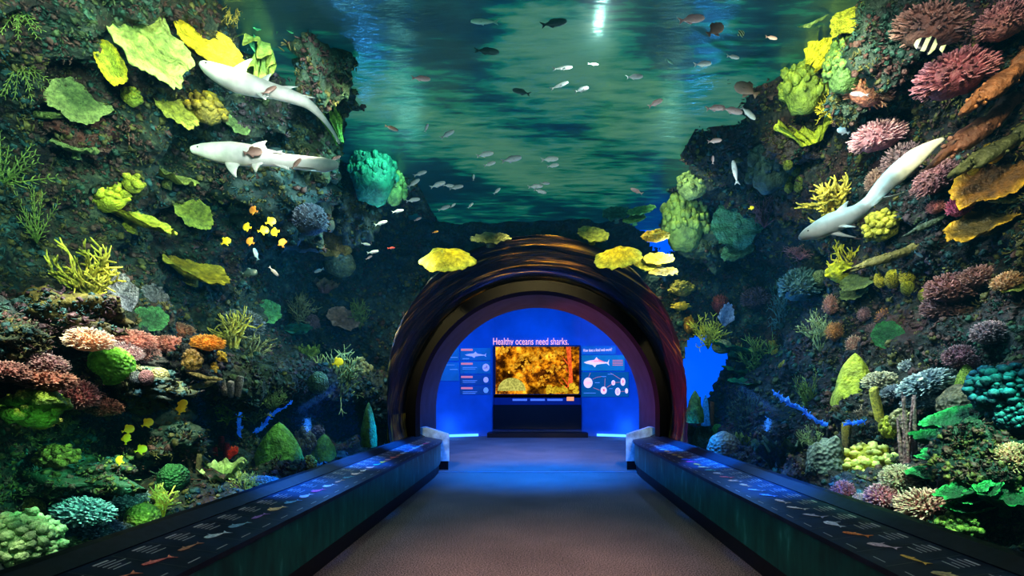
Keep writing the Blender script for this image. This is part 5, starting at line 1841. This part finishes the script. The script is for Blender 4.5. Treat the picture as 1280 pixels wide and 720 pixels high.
panel(1, (727, 444, 781, 463.5), M_pan2, 'teal panel with a pink shark picture right of the display',
      [('shark_picture', M_white, [sharkpic(746, 453.5, 32, 9.5, False)]), ('shark_back', M_bar, [[(735, 452), (742, 450.3), (747, 448), (752, 450.6), (758, 453), (750, 452.6), (742, 453)]]), ('text_line', M_bar, [rect(766, 450 + 2 * k, 779, 451 + 2 * k) for k in range(4)])])
CIR = [(735.5, 478.5, 5.6, 6.6), (755, 488, 3.9, 4.8), (767, 478.5, 2.4, 3.3), (772.5, 489.5, 3.3, 4.9), (779, 477.3, 3, 5), (783.5, 488.6, 1.9, 3.3)]
panel(1, (727, 465, 786, 496), mat_plain('panel_green', (.01, .15, .24), .4, (.005, .12, .2), .45), 'dark teal food web panel with round pictures and arrows right of the display',
      [('round_picture', M_white, [ell(*c) for c in CIR]),
       ('picture_detail', M_redink, [[(731, 476), (740, 478.5), (731, 481.5)], ell(755, 488, 1.6, 2), ell(779, 477.3, 1.4, 2.2), ell(767, 478.5, .9, 1.5)]),
       ('dark_detail', M_navy, [ell(772.5, 489.5, 1.5, 2.8)]),
       ('arrow_line', M_bar, [[(738, 466), (738.5, 466), (736.5, 471.5), (736, 471.5)], [(741, 474), (746, 471.5), (752, 470.5), (752, 471), (746, 472), (741, 474.5)], [(756.5, 473), (757, 473), (756.5, 483), (756, 483)], [(759, 484), (765, 480), (765.3, 480.5), (759.3, 484.5)],
                              [(742, 484.5), (750, 487.5), (750, 488), (742, 485)], [(763, 466), (763.6, 466), (776.5, 474), (776, 474.4)], [(776, 489.2), (781, 489), (781, 489.5), (776, 489.6)], [(769.5, 478), (775.5, 477.5), (775.5, 478), (769.5, 478.5)]]),
       ('text_line', M_ink, [rect(744, 478, 750, 478.8), rect(760, 467.5, 767, 468.2), rect(730, 491, 745, 491.7), rect(762, 485.5, 766, 486.2), rect(752, 470.4, 758, 471.2)])])

# ceiling track and lamps of the far room
mb = MB(); mb.box((1.55, 14.8, 3.98), (2.6, 14.86, 4.04))
tag(mb.build('lighting_track', mat_plain('track_black', (.01, .01, .012), .4), None, False), 'short black lighting track high at the right of the far room', 'track')
for px, w, t in ((650, 5, 'small pale blue hanging lamp at the top of the arch opening, rightmost of the two'), (638, 3, 'smaller pale blue hanging lamp left of the other')):
    p = P(px, 380, 15)
    o = empty('hanging_lamp', p, t, 'lamp')
    mb = MB()
    mb.ball((0, 0, 0), (w * .013, w * .013, w * .03), 12, 8)
    mb.build('lamp_shade', mat_plain('lamp_shade_blue', (.3, .6, .9), .4, (.2, .5, 1), .8), o)
    mb = MB(); mb.tube([(0, 0, .1), (0, 0, 5.39 - p.z)], [.006, .006], 6); mb.build('cord', mat_plain('cord_black', (.01, .01, .01), .5), o)

# ------------------------------------------------------------------ water
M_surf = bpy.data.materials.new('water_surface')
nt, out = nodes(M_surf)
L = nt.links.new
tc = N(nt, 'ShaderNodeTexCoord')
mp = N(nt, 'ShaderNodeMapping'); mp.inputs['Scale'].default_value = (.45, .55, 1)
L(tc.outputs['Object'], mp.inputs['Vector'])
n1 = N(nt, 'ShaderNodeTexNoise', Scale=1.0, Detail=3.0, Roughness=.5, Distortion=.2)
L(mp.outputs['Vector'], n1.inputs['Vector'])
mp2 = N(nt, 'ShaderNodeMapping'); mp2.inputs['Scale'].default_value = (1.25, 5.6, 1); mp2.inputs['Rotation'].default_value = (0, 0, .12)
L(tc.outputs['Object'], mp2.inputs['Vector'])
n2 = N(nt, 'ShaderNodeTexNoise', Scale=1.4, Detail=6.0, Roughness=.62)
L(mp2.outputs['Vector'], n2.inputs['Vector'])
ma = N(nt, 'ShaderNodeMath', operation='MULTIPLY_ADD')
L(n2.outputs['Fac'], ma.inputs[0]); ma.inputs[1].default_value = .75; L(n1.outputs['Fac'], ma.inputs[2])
rp = ramp(nt, [(.60, (.0004, .012, .018)), (.70, (.0008, .026, .028)), (.735, (.001, .058, .036)), (.79, (.003, .082, .050)), (.805, (.022, .090, .055)), (.93, (.05, .12, .07))])  # light and reflections on the ripples painted as emission colours
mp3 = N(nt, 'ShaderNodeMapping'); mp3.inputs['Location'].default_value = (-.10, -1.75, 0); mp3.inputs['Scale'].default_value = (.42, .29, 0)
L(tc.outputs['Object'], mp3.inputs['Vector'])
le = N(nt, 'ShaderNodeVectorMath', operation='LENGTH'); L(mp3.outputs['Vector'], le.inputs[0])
mb_ = N(nt, 'ShaderNodeMath', operation='MULTIPLY_ADD'); L(le.outputs['Value'], mb_.inputs[0]); mb_.inputs[1].default_value = -.16; L(ma.outputs[0], mb_.inputs[2])  # painted bright patch dims away from its centre
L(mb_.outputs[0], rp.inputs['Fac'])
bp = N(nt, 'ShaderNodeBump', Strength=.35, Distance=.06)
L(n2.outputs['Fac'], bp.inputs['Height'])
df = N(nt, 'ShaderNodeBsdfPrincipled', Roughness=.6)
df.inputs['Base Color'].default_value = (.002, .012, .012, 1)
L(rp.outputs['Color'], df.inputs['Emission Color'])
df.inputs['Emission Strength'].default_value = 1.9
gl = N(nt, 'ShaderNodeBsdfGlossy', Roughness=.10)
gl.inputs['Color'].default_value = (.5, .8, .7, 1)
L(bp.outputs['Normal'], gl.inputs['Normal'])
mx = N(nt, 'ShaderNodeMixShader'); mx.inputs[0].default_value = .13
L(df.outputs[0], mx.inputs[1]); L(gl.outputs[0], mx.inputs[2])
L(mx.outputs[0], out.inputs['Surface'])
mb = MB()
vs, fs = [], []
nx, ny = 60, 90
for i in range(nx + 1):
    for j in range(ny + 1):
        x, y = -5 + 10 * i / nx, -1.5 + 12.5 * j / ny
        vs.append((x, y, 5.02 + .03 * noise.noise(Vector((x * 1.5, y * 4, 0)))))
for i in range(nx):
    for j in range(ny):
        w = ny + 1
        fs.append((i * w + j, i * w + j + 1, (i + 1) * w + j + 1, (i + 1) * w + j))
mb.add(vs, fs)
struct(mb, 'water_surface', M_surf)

M_wat = bpy.data.materials.new('water_haze')
nt, out = nodes(M_wat)
L = nt.links.new
tr = N(nt, 'ShaderNodeBsdfTransparent')
L(tr.outputs[0], out.inputs['Surface'])
va = N(nt, 'ShaderNodeVolumeAbsorption', Density=.10)
va.inputs['Color'].default_value = (.12, .62, .66, 1)
ve = N(nt, 'ShaderNodeEmission', Strength=.0060)  # faint volume emission stands for light scattered in the water
ve.inputs['Color'].default_value = (.0, .42, .62, 1)
ad = N(nt, 'ShaderNodeAddShader')
L(va.outputs[0], ad.inputs[0]); L(ve.outputs[0], ad.inputs[1])
L(ad.outputs[0], out.inputs['Volume'])
mb = MB()
inner = [(2.47, .74)] + [p for p in arch_pts(RG + .02, 48, .80)] + [(-2.47, .74)]
prof = [(-2.47, .28), (-5.6, .28), (-5.6, 4.98), (5.6, 4.98), (5.6, .28), (2.47, .28)] + inner
n = len(prof)
vs = [(x, -1.55, z) for x, z in prof] + [(x, 11.1, z) for x, z in prof]
mb.add(vs, [(i, (i + 1) % n, n + (i + 1) % n, n + i) for i in range(n)] + [tuple(range(n))[::-1], tuple(range(n, 2 * n))])
tag(mb.build('aquarium_water', M_wat, None, False), 'clear blue-green water filling the tank around the glass tunnel', 'water', None, 'stuff')


# ------------------------------------------------------------------ lights
def lamp(kind, name, loc, aim, energy, col, size=.15, angle=70, blend=.6):
    d = bpy.data.lights.new(name, kind)
    d.energy = energy
    d.color = col
    if kind == 'SPOT':
        d.spot_size = math.radians(angle)
        d.spot_blend = blend
        d.shadow_soft_size = size
    elif kind == 'POINT':
        d.shadow_soft_size = size
    elif kind == 'AREA':
        d.size = size
    o = bpy.data.objects.new(name, d)
    COL.objects.link(o)
    o.location = loc
    if aim is not None:
        o.rotation_euler = (Vector(aim) - Vector(loc)).to_track_quat('-Z', 'Y').to_euler()
    return o


WARM, COOL, GRNL = (1, .85, .6), (.55, .85, 1), (.45, 1, .6)


def at_px(px, py):
    h = hit(px, py)
    return h[0] if h else P(px, py, 6)


def spot(px, py, e, col, ang=40, frm=None, size=.1):
    t = at_px(px, py)
    if frm is None:
        s = -1 if t.x < 0 else 1
        frm = (s * 1.2, t.y - .3, 4.75)
    lamp('SPOT', 'spot_light', frm, t, e, col, size, ang)


spot(190, 70, 300, (1, .95, .6), 50, (-1.6, 3.2, 4.2))
spot(320, 190, 500, (1, .95, .85), 40, (-1.5, 3.4, 4.6))
spot(330, 110, 300, (1, .97, .9), 30, (-1.3, 3.2, 4.0))
spot(175, 425, 800, (1, .8, .62), 32)
spot(60, 460, 520, (1, .75, .65), 34)
spot(110, 330, 300, (1, .9, .4), 36)
spot(180, 260, 260, (1, .95, .5), 44)
spot(300, 420, 560, (1, .9, .5), 34)
spot(430, 470, 520, (.9, .95, .6), 34)
spot(110, 640, 360, (.85, .95, 1), 40, (-2.5, 2.9, 3.2))
spot(200, 620, 620, (1, 1, .6), 34, (-2.6, 3.6, 3.2))
spot(350, 570, 620, (.8, 1, .5), 34)
spot(20, 665, 280, (1, .98, .7), 40, (-2.6, 2.2, 3.2))
spot(470, 200, 500, (.4, 1, .75), 34, (-1.2, 6, 4.7))
spot(130, 600, 55, (.25, 1, .5), 80, (-2.62, 3.4, 1.35))
spot(60, 610, 9, (.35, 1, .55), 80, (-2.62, 2.6, 1.3))
spot(190, 425, 420, (1, .8, .66), 30, (-1.9, 2.9, 3.2))  # unseen front spots added here and next to brighten the shelf corals
spot(300, 415, 260, (1, .85, .5), 24, (-1.9, 3.9, 3.2))
spot(40, 60, 420, (.75, 1, .8), 60, (-1.8, 1.8, 3.6))
spot(60, 230, 300, (.9, 1, .6), 60, (-1.9, 2.0, 3.4))
spot(350, 250, 300, (.5, .95, 1), 50)
spot(1040, 110, 480, (1, .95, .55), 44, (1.4, 3.6, 4.3))
spot(1100, 240, 600, (1, .92, .75), 44, (1.4, 3.2, 4.4))
spot(1200, 70, 260, (1, .7, .65), 50, (1.6, 2.4, 4.2))
spot(1250, 240, 450, (1, .75, .35), 40, (1.9, 2.2, 4.1))
spot(1180, 350, 420, (1, .8, .75), 46)
spot(1130, 480, 640, (.85, .95, 1), 38)
spot(1090, 580, 760, (1, .98, .7), 34)
spot(1150, 620, 420, (1, .75, .7), 34, (2.6, 2.9, 3.2))
spot(1210, 590, 800, (.3, 1, .45), 44, (2.6, 2.6, 3.3))
spot(1250, 480, 420, (.4, .85, 1), 34)
spot(1050, 390, 420, (1, .85, .6), 34)
spot(880, 270, 420, (.95, 1, .6), 34, (1.0, 6.4, 4.7))
spot(890, 415, 320, (1, .95, .5), 30)
spot(990, 520, 260, (.4, .75, 1), 44)
lamp('SPOT', 'spot_light', (-.6, 7.2, 4.75), (-1.5, 8.2, 3.7), 160, (1, .85, .4), .1, 60)
lamp('SPOT', 'spot_light', (.6, 7.2, 4.75), (1.5, 8.2, 3.7), 160, (1, .85, .4), .1, 60)
lamp('SPOT', 'collar_light', (0, 7.0, 4.4), (0, 9.0, 3.55), 1100, (1, .7, .3), .05, 60, 1.0)
for s in (-1, 1):
    lamp('SPOT', 'collar_light', (s * 2.2, 6.6, 3.9), (s * 1.9, 9.2, 2.7), 800, (1, .7, .3), .05, 50, 1.0)
lamp('POINT', 'surface_light', (.62, 5.1, 4.8), None, 14, (.8, 1, .9), .05)  # unseen lamp added to put a bright streak on the water
lamp('POINT', 'collar_light', (-2.75, 8.0, 2.6), None, 80, (.1, .35, 1), .1)  # unseen blue lamps added for blue streaks on the collar
lamp('POINT', 'collar_light', (2.75, 8.0, 2.6), None, 80, (.1, .35, 1), .1)
for q, frm, e, ang in ((P(300, 192, 4.3), (-1.2, 2.7, 3.4), 170, 34), (P(320, 108, 4.0), (-1.0, 2.6, 3.6), 110, 34), (P(1040, 278, 3.9), (1.15, 2.3, 3.3), 150, 22), (P(1110, 230, 4.0), (1.3, 2.5, 3.5), 120, 26)):
    lamp('SPOT', 'spot_light', frm, q, e, (1, .98, .92), .15, ang)  # unseen spots added near the glass to whiten the sharks
# soft fill inside the tank
for y in (2.0, 5.0, 8.0):
    lamp('POINT', 'tank_fill', (-2.1, y, 3.7), None, 34, (.55, .9, .85), .2)
    lamp('POINT', 'tank_fill', (2.1, y, 3.7), None, 30, (.65, .85, .85), .2)
# far room
lamp('AREA', 'room_light', (0, 15.0, 5.2), (0, 17.8, 2.9), 72, (.0, .32, 1), 2.5)
lamp('AREA', 'room_light', (0, 13.6, 5.0), (0, 14.0, 0), 520, (.0, .2, 1), 2.0)
for s in (-1, 1):
    lamp('POINT', 'base_glow', (s * 2.9, 17.4, .35), None, 13, (.04, .28, 1), .1)
lamp('SPOT', 'red_light', (-1.4, 13.6, 2.2), (2.3, 11.0, 2.6), 260, (1, .08, .1), .1, 60)
lamp('SPOT', 'amber_light', (1.4, 13.4, 2.0), (-2.0, 11.0, 3.0), 24, (1, .35, .2), .1, 60)
lamp('SPOT', 'wall_light', (2.0, 14.8, 3.9), (2.6, 18.0, 3.9), 30, (1, .3, .5), .1, 50)
# walkway
lamp('SPOT', 'walk_light', (0, 8.8, 3.4), (0, 10.0, 0), 1900, (.0, .2, 1), .3, 84, 1.0)
lamp('SPOT', 'walk_light', (0, 2.4, 3.5), (0, 4.0, 0), 500, (1, .66, .58), .3, 60, 1.0)
for s in (-1, 1):
    for y, e in ((4.7, 1300), (6.4, 2300), (8.2, 2600)):
        lamp('SPOT', 'rail_light', (s * 1.72, y, 2.5), (s * 2.42, y, .66), e * .9, (.0, .2, 1), .1, 40, 1.0)  # unseen blue spots added in place of room light reflected on the rails

w = bpy.data.worlds.new('world')
scene.world = w
w.use_nodes = True
bg = w.node_tree.nodes['Background']
bg.inputs[0].default_value = (.05, .16, .18, 1)
bg.inputs[1].default_value = .25

# ------------------------------------------------------------------ camera
cd = bpy.data.cameras.new('camera')
cd.sensor_width = 36
cd.lens = 18
cd.shift_x = -(VX - 640) / 1280
cd.shift_y = (VY - 360) / 1280
cd.clip_start = .05
cam = bpy.data.objects.new('camera', cd)
COL.objects.link(cam)
cam.location = CAM
cam.rotation_euler = (math.pi / 2, 0, 0)
scene.camera = cam
scene.cycles.transparent_max_bounces = 24
scene.cycles.max_bounces = 6
scene.view_settings.view_transform = 'Standard'
try:
    scene.view_settings.look = 'Medium High Contrast'
except TypeError:
    print('no look')
